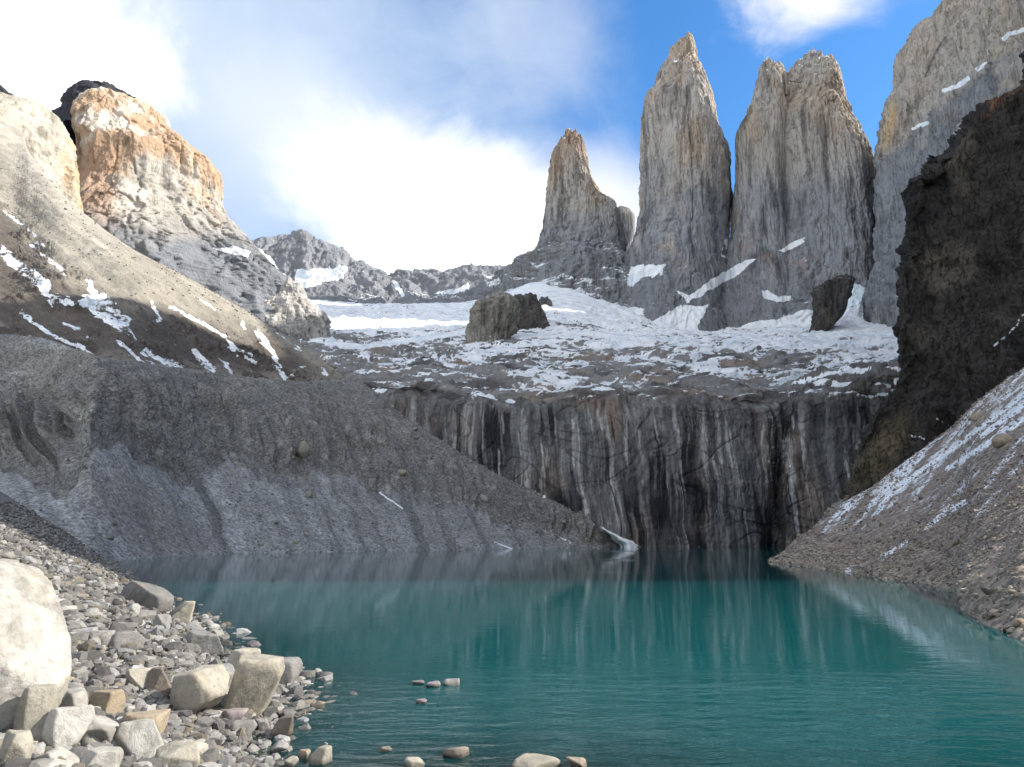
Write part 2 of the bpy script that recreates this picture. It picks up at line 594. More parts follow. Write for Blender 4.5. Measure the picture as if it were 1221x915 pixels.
s = np.maximum(inside(px + jit, py + jit, [(738, 340), (752, 318), (795, 314), (790, 326), (770, 332), (752, 341)]),
               inside(px, py + jit, [(803, 345), (822, 352), (848, 334), (880, 312), (905, 308), (880, 325), (850, 345), (820, 362)]))
s = np.maximum(s, streak(px + jit * 0.5, py, [(873, 250), (867, 290), (862, 305)], 1.5))
s = np.maximum(s, ledge_snow(P, N, -0.25, 2)) * 0.9
s = np.maximum(s, inside(px + jit, py + jit, FOOT, 3))
s = np.maximum(s, 0.75 * sm(fbm(P, 14, 3, off=4), 0.2, 0.45) * streak(px, py, [(800, 70), (838, 72)], 8))
grid_obj('granite_tower', P, c, s, M_TOWER, True, label='tallest granite tower in the middle, a single sharp summit with a sunlit right edge', cat='rock tower', group='granite towers above the cirque')

# ---- northern tower, two summits
def tower_parts():
    main = [(63, 964, 970), (66, 957, 974), (70, 953, 978), (78, 946, 985), (84, 940, 990), (92, 932, 1000), (105, 921, 1005), (129, 905, 1010), (144, 893, 1013), (155, 884, 1018), (168, 879, 1024), (184, 878, 1033),
            (209, 877.5, 1045), (224, 877, 1048), (270, 877, 1050), (300, 872, 1053), (330, 862, 1056), (350, 850, 1058), (375, 838, 1062), (430, 800, 1085), (470, 780, 1090)]
    left = [(71, 911, 915), (75, 909, 919), (80, 907, 924), (90, 905, 934), (100, 902, 938), (119, 896, 940), (136, 888, 942), (152, 878, 944), (168, 875, 944), (200, 875.5, 944), (240, 874, 944), (290, 866, 944), (330, 856, 950), (375, 842, 960), (440, 810, 980)]
    spike = [(73, 927, 930), (77, 925, 933), (84, 921, 937), (95, 916, 941), (120, 910, 944)]
    A = tower(main, 1520, 0.62, 4.4, -38, 520, 460, 0.055, seed=5.2, top_jag=34, wl=60)
    B = tower(left, 1500, 0.9, 3.0, -36, 260, 300, 0.085, seed=6.2, top_jag=26, wl=60)
    C = tower(spike, 1505, 0.8, 2.4, 0, 80, 90, 0.06, seed=7.2, top_jag=6, wl=60)
    return A, B, C


Vs, Fs, Cs, Ss, base = [], [], [], [], 0
for k, P in enumerate(tower_parts()):
    px, py = project(P)
    N = outward(P, grid_normals(P, True))
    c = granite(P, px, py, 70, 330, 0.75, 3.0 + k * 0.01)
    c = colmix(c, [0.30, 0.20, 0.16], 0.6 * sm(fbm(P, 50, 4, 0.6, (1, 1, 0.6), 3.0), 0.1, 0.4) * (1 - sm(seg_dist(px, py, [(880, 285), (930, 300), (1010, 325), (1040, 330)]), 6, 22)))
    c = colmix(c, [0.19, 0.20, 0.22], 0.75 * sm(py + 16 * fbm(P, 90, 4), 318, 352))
    jit = 4 * fbm(P, 26, 4, 0.6)
    s = inside(px + jit, py + jit, [(927, 300), (942, 290), (962, 283), (955, 292), (940, 300)], 2)
    s = np.maximum(s, inside(px, py + jit, [(820, 355), (848, 336), (880, 314), (905, 307), (882, 326), (850, 347), (825, 362)], 2.5))
    s = np.maximum(s, inside(px + jit, py + jit, [(907, 346), (915, 346), (928, 354), (945, 352), (945, 358), (926, 360), (910, 355)], 2))
    s = np.maximum(s, ledge_snow(P, N, -0.25, 3) * 0.85)
    s = np.maximum(s, inside(px + jit, py + jit, FOOT, 3))
    s = np.maximum(s, 0.72 * sm(fbm(P, 14, 3, off=4), 0.18, 0.42) * sm(py, 108, 80))
    Vs.append(P.reshape(-1, 3)); Fs.append(outer_faces(P, True) + base); base += P.shape[0] * P.shape[1]
    Cs.append(c.reshape(-1, 3)); Ss.append(s.ravel())
me = mesh_from('granite_tower', np.concatenate(Vs), np.concatenate(Fs), {'Col': np.clip(np.concatenate(Cs), 0.01, 0.9), 'snow': np.concatenate(Ss)}, M_TOWER)
add_obj('granite_tower', me, label='broad granite tower with two ragged summits, rightmost of the three towers', cat='rock tower', group='granite towers above the cirque')

# ---- great rock wall on the right
def wpt(x, y, z):
    return np.array([x, y, z], float)


left_edge = [(400, 1020), (376, 1024), (340, 1037), (310, 1047), (260, 1048), (207, 1048), (160, 1052), (140, 1056), (118, 1063.5), (100, 1071), (80, 1073), (67, 1078), (47, 1087), (33, 1092.5), (27, 1104), (16, 1112), (4, 1117), (-40, 1150), (-140, 1200)]
net = []
for y, x in left_edge:
    k = (400 - y) / 540.0
    net.append([pt(x + 60, 405 - (405 - y) * 0.35, 1700), pt(x + 14, 405 - (405 - y) * 0.72, 1400), pt(x, y, 1300), pt(x + 40, y - 4 - 10 * k, 1210), pt(x + 90 - 25 * k, y - 10 - 50 * k, 1120), pt(max(1185, x + 130 - 30 * k), y - 20 - 90 * k, 980), pt(1330, y - 30 - 140 * k, 820), pt(1560, y - 40 - 160 * k, 700)])
P = loft(net, 430, 560)
N = grid_normals(P)
N *= np.sign(-(N[..., 1].mean()))
px, py = project(P)
d = fbm(P, 75, 6, 0.55, (1, 1, 5.0), 11.0, True) - 0.5 + 0.8 * fbm(P, 170, 3, 0.5, (1, 1, 1.5), 12.0)
d = 0.5 * d + 2.0 * crag(P, 55, 5.0, 13.0)
# the step of the diagonal ledge
ledge = sm((px - 1090) * 0.85 + (py - 155), 0, 10)
P = P + N * (d * 9)[..., None]
P[..., 1] -= 14 * ledge
P[..., 2] += 9 * fbm(P, 26, 4, 0.6, (1, 1, 2), 2.0) * sm(py, 60, 10)
px, py = project(P)
N = grid_normals(P); N *= np.sign(-(N[..., 1].mean()))
c = granite(P, px, py, 60, 320, 0.55, 6.0)
c = colmix(c, [0.43, 0.39, 0.33], 0.45 * sm(py, 170, 60))
c = colmix(c, [0.50, 0.36, 0.20], 0.8 * inside(px, py, [(1052, 160), (1060, 130), (1068, 118), (1070, 145), (1062, 170), (1052, 180)], 5))
c = colmix(c, [0.20, 0.215, 0.235], 0.85 * ledge * sm(fbm(P, 80, 4) + 0.6, 0.2, 0.6))
c = c * lerp(1, 0.35, streak(px + 2 * fbm(P, 20, 3), py, [(1127, 45), (1112, 70), (1103, 92)], 1.2, 1.2))[..., None]
jit = 3 * fbm(P, 24, 4, 0.6)
s = np.zeros(px.shape)
for a in ([(1089, 154), (1105, 146)], [(1125, 108), (1140, 104), (1155, 93)], [(1166, 83), (1175, 75)], [(1197, 47), (1204, 39)], [(1207, 40), (1221, 36)]):
    s = np.maximum(s, streak(px + jit, py + jit, a, 1.8, 2.0))
s = np.maximum(s, ledge_snow(P, N, -0.42, 5) * 0.8)
grid_obj('rock_wall', P, c, s, M_TOWER, label='huge pale granite wall towering at the right behind the dark cliff', cat='mountain')

# ------------------------------------------------------------------ left mountains
rows = [(119, 134, 140), (122, 124, 150), (127, 114, 162), (133, 106, 199), (140, 96, 208), (155, 86, 213), (165, 84, 225), (185, 85, 243), (198, 86, 261), (215, 87, 265), (234, 86, 268), (250, 82, 276), (267, 76, 289), (290, 66, 309), (323, 56, 341), (360, 40, 375), (440, 0, 430)]
P = tower(rows, 1150, 0.75, 3.0, 30, 420, 380, 0.06, seed=9.0, top_jag=10, wl=60, stretch=4.2)
px, py = project(P)
N = outward(P, grid_normals(P, True))
c = np.ones(P.shape) * np.array([0.38, 0.355, 0.315])
o1 = fbm(P, 110, 5, 0.6, (1, 1, 1.4), 20.0)
c = colmix(c, [0.40, 0.265, 0.165], 0.85 * sm(o1 + 0.62 * sm(py, 285, 170) - 0.16 + 0.2 * sm(px, 230, 262), 0.0, 0.34))
c = colmix(c, [0.56, 0.52, 0.45], 0.85 * sm(fbm(P, 60, 5, 0.6, (1, 1, 1.6), 22.0) + 0.25 * sm(py, 200, 140), 0.16, 0.45))
c = colmix(c, [0.33, 0.21, 0.14], 0.75 * sm(px + 14 * fbm(P, 40, 4), 150, 118) * sm(py, 150, 185))  # left face darkened: its brown shade is put into the colour
c = colmix(c, [0.15, 0.165, 0.19], 0.92 * sm(py + 26 * fbm(P, 70, 5) - 0.12 * (px - 200), 240, 300))  # blue-grey foot: shade at the base, painted as darker colour
c = c * lerp(1, 0.45, sm(fbm(P, 24, 5, 0.6, (1, 1, 6), 23.0), 0.15, 0.5))[..., None]
jit = 4 * fbm(P, 26, 4, 0.6)
s = np.maximum(inside(px + jit, py + jit, [(252, 296), (280, 294), (300, 300), (298, 307), (270, 302)], 2.5), streak(px, py + jit, [(310, 293), (325, 310), (342, 325)], 3))
s = np.maximum(s, 0.5 * sm(fbm(P, 30, 4, 0.6, (2, 2, .6), 3), 0.25, 0.5) * sm(py, 295, 340))
grid_obj('ochre_mountain', P, c, s, M_ORANGE, True, label='sunlit orange and white rock mountain at the left, with a shaded grey foot', cat='mountain')

rows = [(128, 20, 48), (131, 6, 58), (135, -20, 66), (145, -40, 73), (155, -60, 79), (175, -70, 86), (195, -75, 92), (221, -80, 93), (247, -85, 92), (300, -90, 100)]
P = tower(rows, 850, 0.7, 2.8, 30, 260, 240, 0.08, seed=10.0, top_jag=3, wl=60, stretch=3)
px, py = project(P)
c = np.ones(P.shape) * np.array([0.42, 0.385, 0.325])
c = colmix(c, [0.52, 0.36, 0.20], 0.7 * sm(fbm(P, 40, 5, 0.6, (1, 1, 3), 3.0) + 0.5 * sm(px, 60, 92) - 0.1, 0.1, 0.5))
c = c * lerp(1, 0.6, sm(fbm(P, 18, 5, 0.6, (1, 1, 7), 8.0), 0.1, 0.4))[..., None]
grid_obj('pale_buttress', P, c, np.zeros(px.shape), M_ORANGE, True, label='smooth cream rock buttress at the far left edge above the scree hillside', cat='rock outcrop')


def dark_peak(rows, Y, seed, label):
    P = tower(rows, Y, 0.7, 2.2, 0, 180, 120, 0.08, seed=seed, top_jag=14, wl=40, stretch=1.2)
    px, py = project(P)
    N = outward(P, grid_normals(P, True))
    c = np.ones(P.shape) * np.array([0.040, 0.043, 0.055]) * (1 + 0.5 * fbm(P, 30, 4))[..., None]
    s = sm(fbm(P, 22, 4, off=seed) - 0.1, 0.25, 0.5) * 0.7
    grid_obj('dark_peak', P, c, s, M_DARK, True, label=label, cat='mountain', group='dark peaks behind the left ridge')


dark_peak([(103, 129, 133), (106, 115, 139), (109, 95, 145), (117, 80, 158), (126, 72, 172), (138, 66, 190), (170, 60, 200)], 1350, 2.2, 'jagged dark slate peak poking up behind the orange mountain')
dark_peak([(104, -30, -20), (108, -50, 2), (116, -70, 17), (127, -80, 34), (140, -90, 50), (180, -100, 60)], 1000, 3.4, 'dark brown peak behind the cream buttress at the left edge')

# ------------------------------------------------------------------ back ridge
sky_line = [(250, 300), (309, 287), (339, 285), (361, 277), (373, 287), (406, 299), (418, 312), (449, 321), (465, 332), (477, 327), (536, 325), (571, 319), (606, 318), (660, 320), (720, 325)]
net = [[], [], [], []]
for i, (x, y) in enumerate(sky_line):
    net[0].append(pt(x, 392, 1560 + 10 * (i % 2)))
    net[1].append(pt(x, lerp(y, 385, 0.45), 1740))
    net[2].append(pt(x, y, 1880))
    net[3].append(pt(x, y + 30, 2150))
P = loft(net, 520, 150)
N = grid_normals(P); N *= np.sign(N[..., 2].mean())
d = fbm(P, 90, 6, 0.6, (1, 1, 1), 31.0, True) - 0.4
P = P + N * (d * 26)[..., None]
px, py = project(P)
P[..., 2] += 16 * fbm(P, 38, 5, 0.65, off=3)
N = grid_normals(P); N *= np.sign(N[..., 2].mean())
c = np.ones(P.shape) * np.array([0.19, 0.20, 0.22]) * (1 + 0.35 * fbm(P, 60, 4))[..., None]
jit = 5 * fbm(P, 40, 4, 0.6)
s = 0.9 * sm(N[..., 2] * 0.5 + 0.6 * fbm(P, 75, 5, 0.6, (1.6, 1.6, 0.6), 33) + 0.004 * (py - 345), 0.42, 0.62)
s = np.maximum(s, inside(px + jit, py + jit, [(355, 325), (390, 318), (415, 320), (410, 332), (372, 342), (345, 345)], 3))
s = np.maximum(s, streak(px + jit, py + jit, [(470, 336), (480, 352)], 1.5))
s = np.maximum(s, inside(px + jit, py + jit, [(522, 350), (558, 338), (560, 346), (540, 352)], 2.5))
s = np.where(py < 318, s * 0.35, s)
s = np.maximum(s, sm(py + jit, 362, 374))
grid_obj('mountains', P, c, s, M_RIDGE, kind='structure', label='low jagged grey ridge closing the cirque between the orange mountain and the towers', cat='ridge')

# ------------------------------------------------------------------ cirque shelf with snowfield
cols = [180, 280, 370, 450, 550, 650, 750, 850, 950, 1050, 1160]
R = [
    # photo rows per column, distance
    ([462, 460, 458, 458, 468, 478, 468, 474, 476, 440, 440], 578),
    ([440, 440, 440, 440, 441, 441, 438, 436, 432, 425, 425], 720),
    ([405, 408, 412, 416, 414, 410, 411, 412, 408, 404, 404], 950),
    ([385, 388, 392, 393, 392, 382, 392, 400, 396, 390, 390], 1200),
    ([365, 368, 372, 376, 376, 350, 374, 392, 382, 376, 376], 1450),
    ([350, 352, 358, 364, 362, 333, 345, 366, 352, 345, 345], 1620),
    ([352, 354, 360, 366, 364, 336, 348, 368, 356, 350, 350], 1950),
]
net = []
for ys, Y in R:
    lipY = np.interp(cols, [340, 437, 500, 551, 611, 675, 749, 813, 880, 925, 936, 946, 985, 1030, 1080, 1160], [660, 612, 592, 577, 564, 555, 551, 551, 555, 562, 575, 560, 545, 540, 540, 548])
    net.append([pt(x, y, (l + 32) if Y < 600 else max(Y, l + 90)) for x, y, l in zip(cols, ys, lipY)])
net.insert(0, [p - np.array([0, -10, 30.0]) for p in net[0]])
P = loft(net, 1000, 420)
N = grid_normals(P); N *= np.sign(N[..., 2].mean())
px, py = project(P)
low = sm(py, 385, 430)
d = fbm(P, 60, 6, 0.6, (1.6, 1, 1), 41.0) * 13 + terrace(fbm(P, 34, 4, 0.55, (1.6, 1, 1), 42.0), 4, 0.6) * 15
bed = P.copy()
bed[..., 2] += -0.14 * np.abs(P[..., 0] - 140) + 20 * fbm(P, 140, 4, 0.5, off=143.0)
strat = fbm(bed, 11, 5, 0.6, (6, 6, 1.0), 43.0)
d2 = (fbm(bed, 16, 5, 0.6, (3.0, 3.0, 1.0), 343.0) * 7 + np.abs(fbm(P, 45, 4, 0.6, off=344.0)) * 14) * (1 - low) * sm(py, 345, 375)
P = P + N * ((d + strat * 4.0) * (0.25 + 0.75 * low) + d2)[..., None]
led = bed[..., 2] / 15.0 + 2.2 * fbm(P, 90, 4, 0.55, (2.2, 1, 1), 48.0)
P[..., 2] += (terrace(led, 1, 0.6) - led) * 9.0 * (0.1 + 0.9 * low) * (0.4 + 0.9 * fbm(P, 50, 3, off=49.0).clip(-0.4, 0.6))
px, py = project(P)
N = grid_normals(P); N *= np.sign(N[..., 2].mean())
c = np.ones(P.shape) * np.array([0.23, 0.228, 0.226])
c = colmix(c, [0.26, 0.205, 0.17], 0.8 * sm(fbm(P, 60, 4, off=44.0), 0.0, 0.4))
c = colmix(c, [0.085, 0.085, 0.09], 0.85 * sm(strat + 0.5 * fbm(P, 30, 3, off=149.0), 0.0, 0.35))
# snow: unbroken high up, thinning to bands on the ledges lower down
bed = P.copy()
bed[..., 2] += -0.14 * np.abs(P[..., 0] - 140) + 20 * fbm(P, 140, 4, 0.5, off=143.0)
str2 = 0.5 * fbm(bed, 9, 5, 0.65, (5, 5, 1.0), 47.0) + 0.85 * fbm(bed, 3.6, 4, 0.65, (5, 5, 1.0), 147.5)
clump = fbm(P, 70, 4, 0.55, (1.8, 1, 1), 46.0)
h = np.interp(py, [325, 372, 392, 412, 430, 446, 456, 462, 470], [1.25, 1.05, 0.68, 0.52, 0.46, 0.43, 0.43, 0.43, 0.42])
h = h + 0.18 * sm(px, 620, 760) * sm(py, 440, 405) - 0.10 * sm(px, 560, 430) * sm(py, 392, 405)
h = h + 0.25 * sm(px, 930, 1040) * sm(py, 465, 440) - 0.12 * sm(px, 470, 400) * sm(py, 370, 395)
s = h - 0.03 + 1.1 * str2 + 0.75 * clump + 0.7 * fbm(P, 26, 4, 0.6, (1.6, 1, 1), 147.0) + 0.5 * (N[..., 2] - 0.75) * low
jit = 5 * fbm(P, 26, 4, 0.6)
s = np.maximum(s, 1.2 * inside(px + jit, py + jit, [(380, 372), (420, 376), (500, 380), (560, 378), (560, 388), (470, 394), (410, 392), (375, 388)], 4))
s = np.maximum(s, 0.9 * streak(px + jit, py + jit * 0.5, [(390, 410), (430, 414), (470, 408), (560, 396)], 2.5))
s = np.maximum(s, 0.9 * streak(px + jit, py + jit * 0.3, [(560, 424), (590, 416), (640, 410)], 1.5))
shelf = P
grid_obj('terrain', P, c, np.clip(s, -0.5, 1.6), M_SHELF, kind='structure', label='sloping rock shelf banded with snow beneath the towers', cat='mountainside')

# ---- knobs on the shelf
def knob(name, rows, Y, seed, label, colr, snowk=0.0, rot=0.0, ratio=0.8, expo=2.6, amp=0.26):
    P = tower(rows, Y, ratio, expo, rot, 220, 180, amp, seed=seed, top_jag=12, wl=22, stretch=3.0)
    px, py = project(P)
    N = outward(P, grid_normals(P, True))
    c = np.ones(P.shape) * np.array(colr) * (1 + 0.45 * fbm(P, 22, 4, 0.6, (1, 1, 3)))[..., None]
    c = colmix(c, [0.20, 0.165, 0.13], 0.5 * sm(fbm(P, 40, 4, off=seed), 0.05, 0.4))
    s = ledge_snow(P, N, -0.3 + snowk, seed) * 0.9
    grid_obj(name, P, c, s, M_TOWER, True, label=label, cat='rock outcrop')


knob('rocky_hillock', [(334, 345, 349), (339, 341, 355), (348, 335, 362), (362, 322, 372), (375, 310, 380), (390, 300, 388), (430, 280, 400)], 1080, 1.3,
     'pyramid rock knob with a sunlit right side, below the orange mountain', (0.40, 0.39, 0.37), -0.05, 20, amp=0.13)
knob('rocky_hillock', [(348, 590, 594), (353, 584, 604), (358, 577, 610), (364, 570, 613), (372, 566, 614), (380, 566, 613), (392, 562, 610), (404, 562, 606), (418, 554, 606), (435, 545, 615)], 1000, 5.4,
     'blocky grey rock knob standing in the snowfield under the lowest tower', (0.25, 0.24, 0.215), -0.05)
knob('rock_block', [(353, 618, 632), (356, 614, 639), (366, 613, 643), (382, 612, 648), (405, 606, 656)], 1130, 6.6,
     'squat dark square block joined to the right side of a grey knob in the snow', (0.085, 0.082, 0.08), -0.2)
knob('rock_block', [(329, 1000, 1006), (334, 994, 1016), (341, 974, 1016), (350, 972, 1013), (368, 971, 1009), (385, 969, 998), (400, 966, 985), (420, 960, 985)], 1130, 7.7,
     'dark rock block beside the hanging glacier at the foot of the double-summit tower', (0.075, 0.07, 0.068), 0.0)
knob('rocky_hillock', [(355, 646, 652), (358, 642, 655), (366, 640, 658), (376, 636, 662)], 1330, 8.1,
     'tiny dark rock poking out of the snowfield under the lowest tower', (0.12, 0.12, 0.12), -0.2)

# ---- hanging glacier between the double tower and the great wall
net = []
for (yl, xl, xr, Y) in ((308, 1045, 1053, 1440), (316, 1036, 1049, 1400), (334, 1014, 1040, 1330), (349, 1010, 1036, 1290), (368, 1007, 1030, 1240), (380, 994, 1034, 1190), (394, 972, 1075, 1120), (404, 960, 1080, 1060)):
    row = []
    for k in range(5):
        u = k / 4
        row.append(pt(lerp(xl, xr, u), yl + (2 if k in (0, 4) else 0), Y + (22 if k in (0, 4) else -4)))
    net.append(row)
P = loft(net, 110, 130)
N = grid_normals(P); N *= np.sign(-(N[..., 1].mean()))
P = P + N * (fbm(P, 30, 5, 0.6, off=2, ridged=True) * 7 - 6)[..., None]
px, py = project(P)
c = np.ones(P.shape) * np.array([0.68, 0.78, 0.83])
s = sm(py + 10 * fbm(P, 20, 4), 358, 374) + 0.55 * sm(fbm(P, 18, 4, off=9), 0.0, 0.3)
grid_obj('hanging_glacier', P, c, s, M_SNOW, label='pale blue hanging glacier in the gully left of the great wall', cat='glacier')

# ------------------------------------------------------------------ streaked headwall above the lake
hc = [(340, 660, 446, 0), (437, 610, 455, 0), (500, 590, 459, 0), (551, 575, 463, 0), (611, 562, 478, 4), (675, 553, 468, 0), (749, 549, 462, 0), (813, 549, 468, 0), (880, 553, 473, 0), (925, 560, 472, 0), (936, 592, 471, 8),
      (946, 548, 462, 0), (985, 536, 448, 0), (1030, 530, 436, 0), (1080, 532, 432, 0), (1160, 540, 430, 0)]
net = [[], [], [], [], [], []]
for x, Y, yl, _ in hc:
    b = pt(x, 655, Y); b[2] = -4
    dx = -18 if 915 < x < 940 else (-8 if x >= 940 and x < 960 else 0)
    b2 = pt(x + dx, 655, Y); b2[2] = -4
    net[0].append(b2)
    net[1].append(pt(x + dx * 0.6, 590, Y + 5))
    net[2].append(pt(x + dx * 0.2, 520, Y + 11))
    net[3].append(pt(x, yl + 17, Y + 15))
    net[4].append(pt(x, yl + 4, Y + 28))
    net[5].append(pt(x, yl - 4, Y + 58))
P = loft(net, 860, 300)
N = grid_normals(P); N *= np.sign(-(N[..., 1].mean()))
d = (fbm(P, 16, 5, 0.5, (1, 1, 9), 51.0, True) - 0.5) * 2.2 + fbm(P, 60, 4, 0.5, (1, 1, 2.0), 52.0) * 7 + fbm(P, 9, 4, 0.6, (1, 1, 1.4), 53.0) * 0.9
# arched overhangs, where slabs have broken away
arch = fbm(P, 34, 3, 0.5, (1, 1, 0.9), 54.0)
d = 0.55 * d + crag(P, 24, 3.6, 50.0, 0.0) * 4.0
tw = P.copy()
tw[..., 0], tw[..., 2] = P[..., 0] * 0.9 + P[..., 2] * 0.45, P[..., 2] * 0.9 - P[..., 0] * 0.45
jn = np.exp(-(fbm(tw, 62, 2, 0.4, (1.6, 1, 0.8), 255.0) / 0.010)**2)
tw[..., 0], tw[..., 2] = P[..., 0] * 0.85 - P[..., 2] * 0.5, P[..., 2] * 0.85 + P[..., 0] * 0.5
jn = np.maximum(jn, np.exp(-(fbm(tw, 50, 2, 0.4, (1.8, 1, 0.8), 256.0) / 0.010)**2)) * sm(fbm(P, 40, 2, off=258.0), -0.25, 0.1)
d += 3.0 * terrace(fbm(tw, 50, 2, 0.4, (1.8, 1, 0.8), 256.0), 4, 0.85) - 0.7 * jn
P = P + N * d[..., None]
px, py = project(P)
P[..., 2] += sm(py, 515, 465) * (15 * fbm(P, 45, 4, 0.6, (1, 1, 1), 259.0) - 2 + 3 * terrace(fbm(P, 18, 3, 0.5, off=260.0), 3, 0.7))
px, py = project(P)
N = grid_normals(P); N *= np.sign(-(N[..., 1].mean()))
c = np.ones(P.shape) * np.array([0.15, 0.15, 0.15])
c = colmix(c, [0.19, 0.145, 0.12], 0.75 * sm(fbm(P, 30, 4, 0.5, (1, 1, 4), 55.0), 0.0, 0.4))
warp = P.copy()
warp[..., 0] += 9 * fbm(P, 110, 2, 0.4, (1, 1, 1.2), 61.0) + 3.5 * fbm(P, 34, 2, 0.4, (1, 1, 1.0), 261.0)
warp[..., 1] *= 0.3
big = fbm(P, 45, 3, 0.5, (1, 1, 2), 57.0)
st = fbm(warp, 11, 5, 0.62, (1, 1, 40), 56.0) + 0.4 * big
zone = sm(fbm(P, 55, 3, 0.5, (1, 1, 1.3), 257.0), -0.30, 0.12)
c = colmix(c, [0.022, 0.023, 0.028], 0.97 * sm(st, -0.06, 0.06) * sm(py, 458, 495) * (0.35 + 0.65 * zone))
lt = fbm(warp, 6.5, 4, 0.62, (1, 1, 55), 58.0) - 0.25 * big
c = colmix(c, [0.44, 0.435, 0.43], 0.8 * sm(lt, 0.10, 0.27) * sm(py, 475, 510))
f3 = fbm(warp, 3.2, 3, 0.6, (1, 1, 60), 158.0)
c = c * lerp(0.75, 1.25, sm(f3, -0.3, 0.3))[..., None]
c = c * (1 - 0.5 * jn)[..., None]
top = sm(py + 10 * fbm(P, 30, 4), 486, 468)
c = colmix(c, [0.17, 0.16, 0.155], 0.5 * top)
c = c * lerp(1, 0.45, sm(fbm(P, 14, 5, 0.6, (3, 3, 0.8), 159.0), 0.0, 0.3) * top)[..., None]
c = colmix(c, [0.33, 0.33, 0.34], 0.8 * inside(px, py, [(440, 470), (490, 470), (520, 520), (500, 530), (470, 495)], 8) * sm(lt, -0.1, 0.2))
s = 0.85 * sm(fbm(P, 9, 5, 0.6, (3, 3, 1.0), 59.0), -0.04, 0.24) * sm(py, 488, 462) + 0.55 * sm(fbm(P, 7, 5, 0.6, (2, 2, 1), 60), 0.15, 0.45) * sm(px, 955, 1010) * sm(py, 545, 440)
jit = 3 * fbm(P, 12, 4, 0.6)
s = np.maximum(s, 0.62 * inside(px + jit * 2, py + jit * 2, [(905, 540), (940, 520), (958, 530), (950, 570), (915, 560)], 12) * sm(fbm(P, 6, 4, off=4), 0.05, 0.35))
s = np.maximum(s, streak(px + jit, py + jit, [(555, 465), (590, 474), (612, 479)], 1.2))
grid_obj('cliff', P, c, s, M_HEAD, label='dark water-streaked cliff falling straight into the far end of the lake', cat='cliff')

# ------------------------------------------------------------------ lateral moraine on the left
def slope_pt(px, py, B, n, ts):
    r = ray(px, py) / ray(px, py)[1]
    # EYE + r2*Y = ts * (n.(r*Y - B))
    n = np.array(n, float); n /= np.linalg.norm(n)
    Y = (EYE + ts * (n[0] * B[0] + n[1] * B[1]) - B[2]) / (ts * (n[0] * r[0] + n[1]) - r[2])
    return pt(px, py, Y)


nl, nr = (-0.8, 0.6), (-0.776, 0.63)
cols = [
    (wpt(-330, 120, -3), (-190, 590), (-200, 400), nl),
    (wpt(-225, 178, -3), (0, 548), (0, 401), nl),
    (water_pt(125, 668), (105, 542), (110, 429), nl),
    (water_pt(250, 661.5), (216, 576), (236, 444), nl),
    (water_pt(400, 658.3), (334, 570), (342, 456), nr),
    (water_pt(480, 656.8), (420, 576), (418, 455), nr),
    (water_pt(560, 655.5), (510, 594), (480, 499), nr),
    (water_pt(640, 654.2), (600, 612), (583, 562), nr),
    (water_pt(700, 653.2), (676, 634), (666, 601), nr),
    (water_pt(748, 652.4), (742, 650.5), (738, 646), nr),
]
net = [[], [], [], [], []]
crest_pts = []
for B, t1, c1, n in cols:
    B = np.array(B, float); B[2] = 0
    n2 = np.array(n) / np.linalg.norm(n)
    low = B.copy(); low[:2] -= n2 * 14; low[2] = -8
    net[0].append(low)
    net[1].append(B)
    a = slope_pt(t1[0], t1[1], B, n, 0.64)
    net[2].append(a)
    cpt = slope_pt(c1[0], c1[1], a, n, 0.80)
    net[3].append(cpt)
    crest_pts.append(cpt)
    bk = cpt.copy(); bk[:2] += n2 * 45; bk[2] -= 6
    net[4].append(bk)
P = loft(net, 760, 330)
N = grid_normals(P); N *= np.sign(N[..., 2].mean())
px, py = project(P)
nv, nu = px.shape
V = np.linspace(0, 1, nv)[:, None] * np.ones((1, nu))
U = np.ones((nv, 1)) * np.linspace(0, 1, nu)[None]
tal = np.interp(px, [-100, 0, 79, 98, 118, 160, 216, 275, 334, 393, 452, 520, 600, 680, 750], [545, 552, 592, 560, 524, 545, 578, 556, 572, 562, 588, 600, 618, 640, 652])
tal_n = tal + 16 * gnoise(px / 26, px * 0, 3.3) + 9 * gnoise(px / 9, py / 60, 1.1)
cr = np.interp(px, [-100, 0, 47, 110, 165, 236, 295, 342, 415, 448, 480, 519, 583, 648, 694, 721, 744], [370, 401, 428, 429, 436, 444, 454, 456, 456, 480, 499, 525, 562, 592, 610, 633, 652])
upper = sm(py, tal_n + 4, tal_n - 6) * (py > cr - 12)         # eroded gullied band
hgt = np.clip((tal - py) / np.maximum(tal - cr, 4), 0, 1)
chute = px * 0.92 + (py - 560) * -0.42 + 14 * fbm(P, 45, 3, 0.5, off=171.0)                          # runs down the fall line in the photo
S3 = np.stack([chute, py * 0.10, px * 0 + 1], -1)
gl = fbm(S3, 17, 4, 0.55, off=71.0, ridged=True)
gl2 = fbm(S3, 55, 3, 0.5, off=72.0)
amp = upper * np.clip(hgt * 4, 0, 1) * sm(hgt, 1.0, 0.7) * 13.0 * sm(fbm(P, 60, 2, off=172.0), -0.35, 0.3)
d = (gl - 0.35) * amp - 3.0 * upper * sm(hgt, 0.5, 0.0) * (gl2 > -2)
d += fbm(S3, 40, 4, 0.5, off=73.0) * 1.8 * (1 - upper)            # soft fans of the talus
d += upper * (fbm(P, 7, 4, 0.6, off=74.0) * 1.6 + 2.2 * np.abs(fbm(P, 16, 4, 0.6, off=174.0)))
d *= sm(V, 0.08, 0.25)
P = P + N * d[..., None]
px, py = project(P)
c = np.ones(P.shape) * np.array([0.222, 0.226, 0.228])
c = colmix(c, [0.142, 0.139, 0.133], 0.9 * upper)
c = c * lerp(1, 1.5, upper * sm(fbm(P, 9, 4, 0.6, off=177.0), 0.1, 0.4))[..., None]
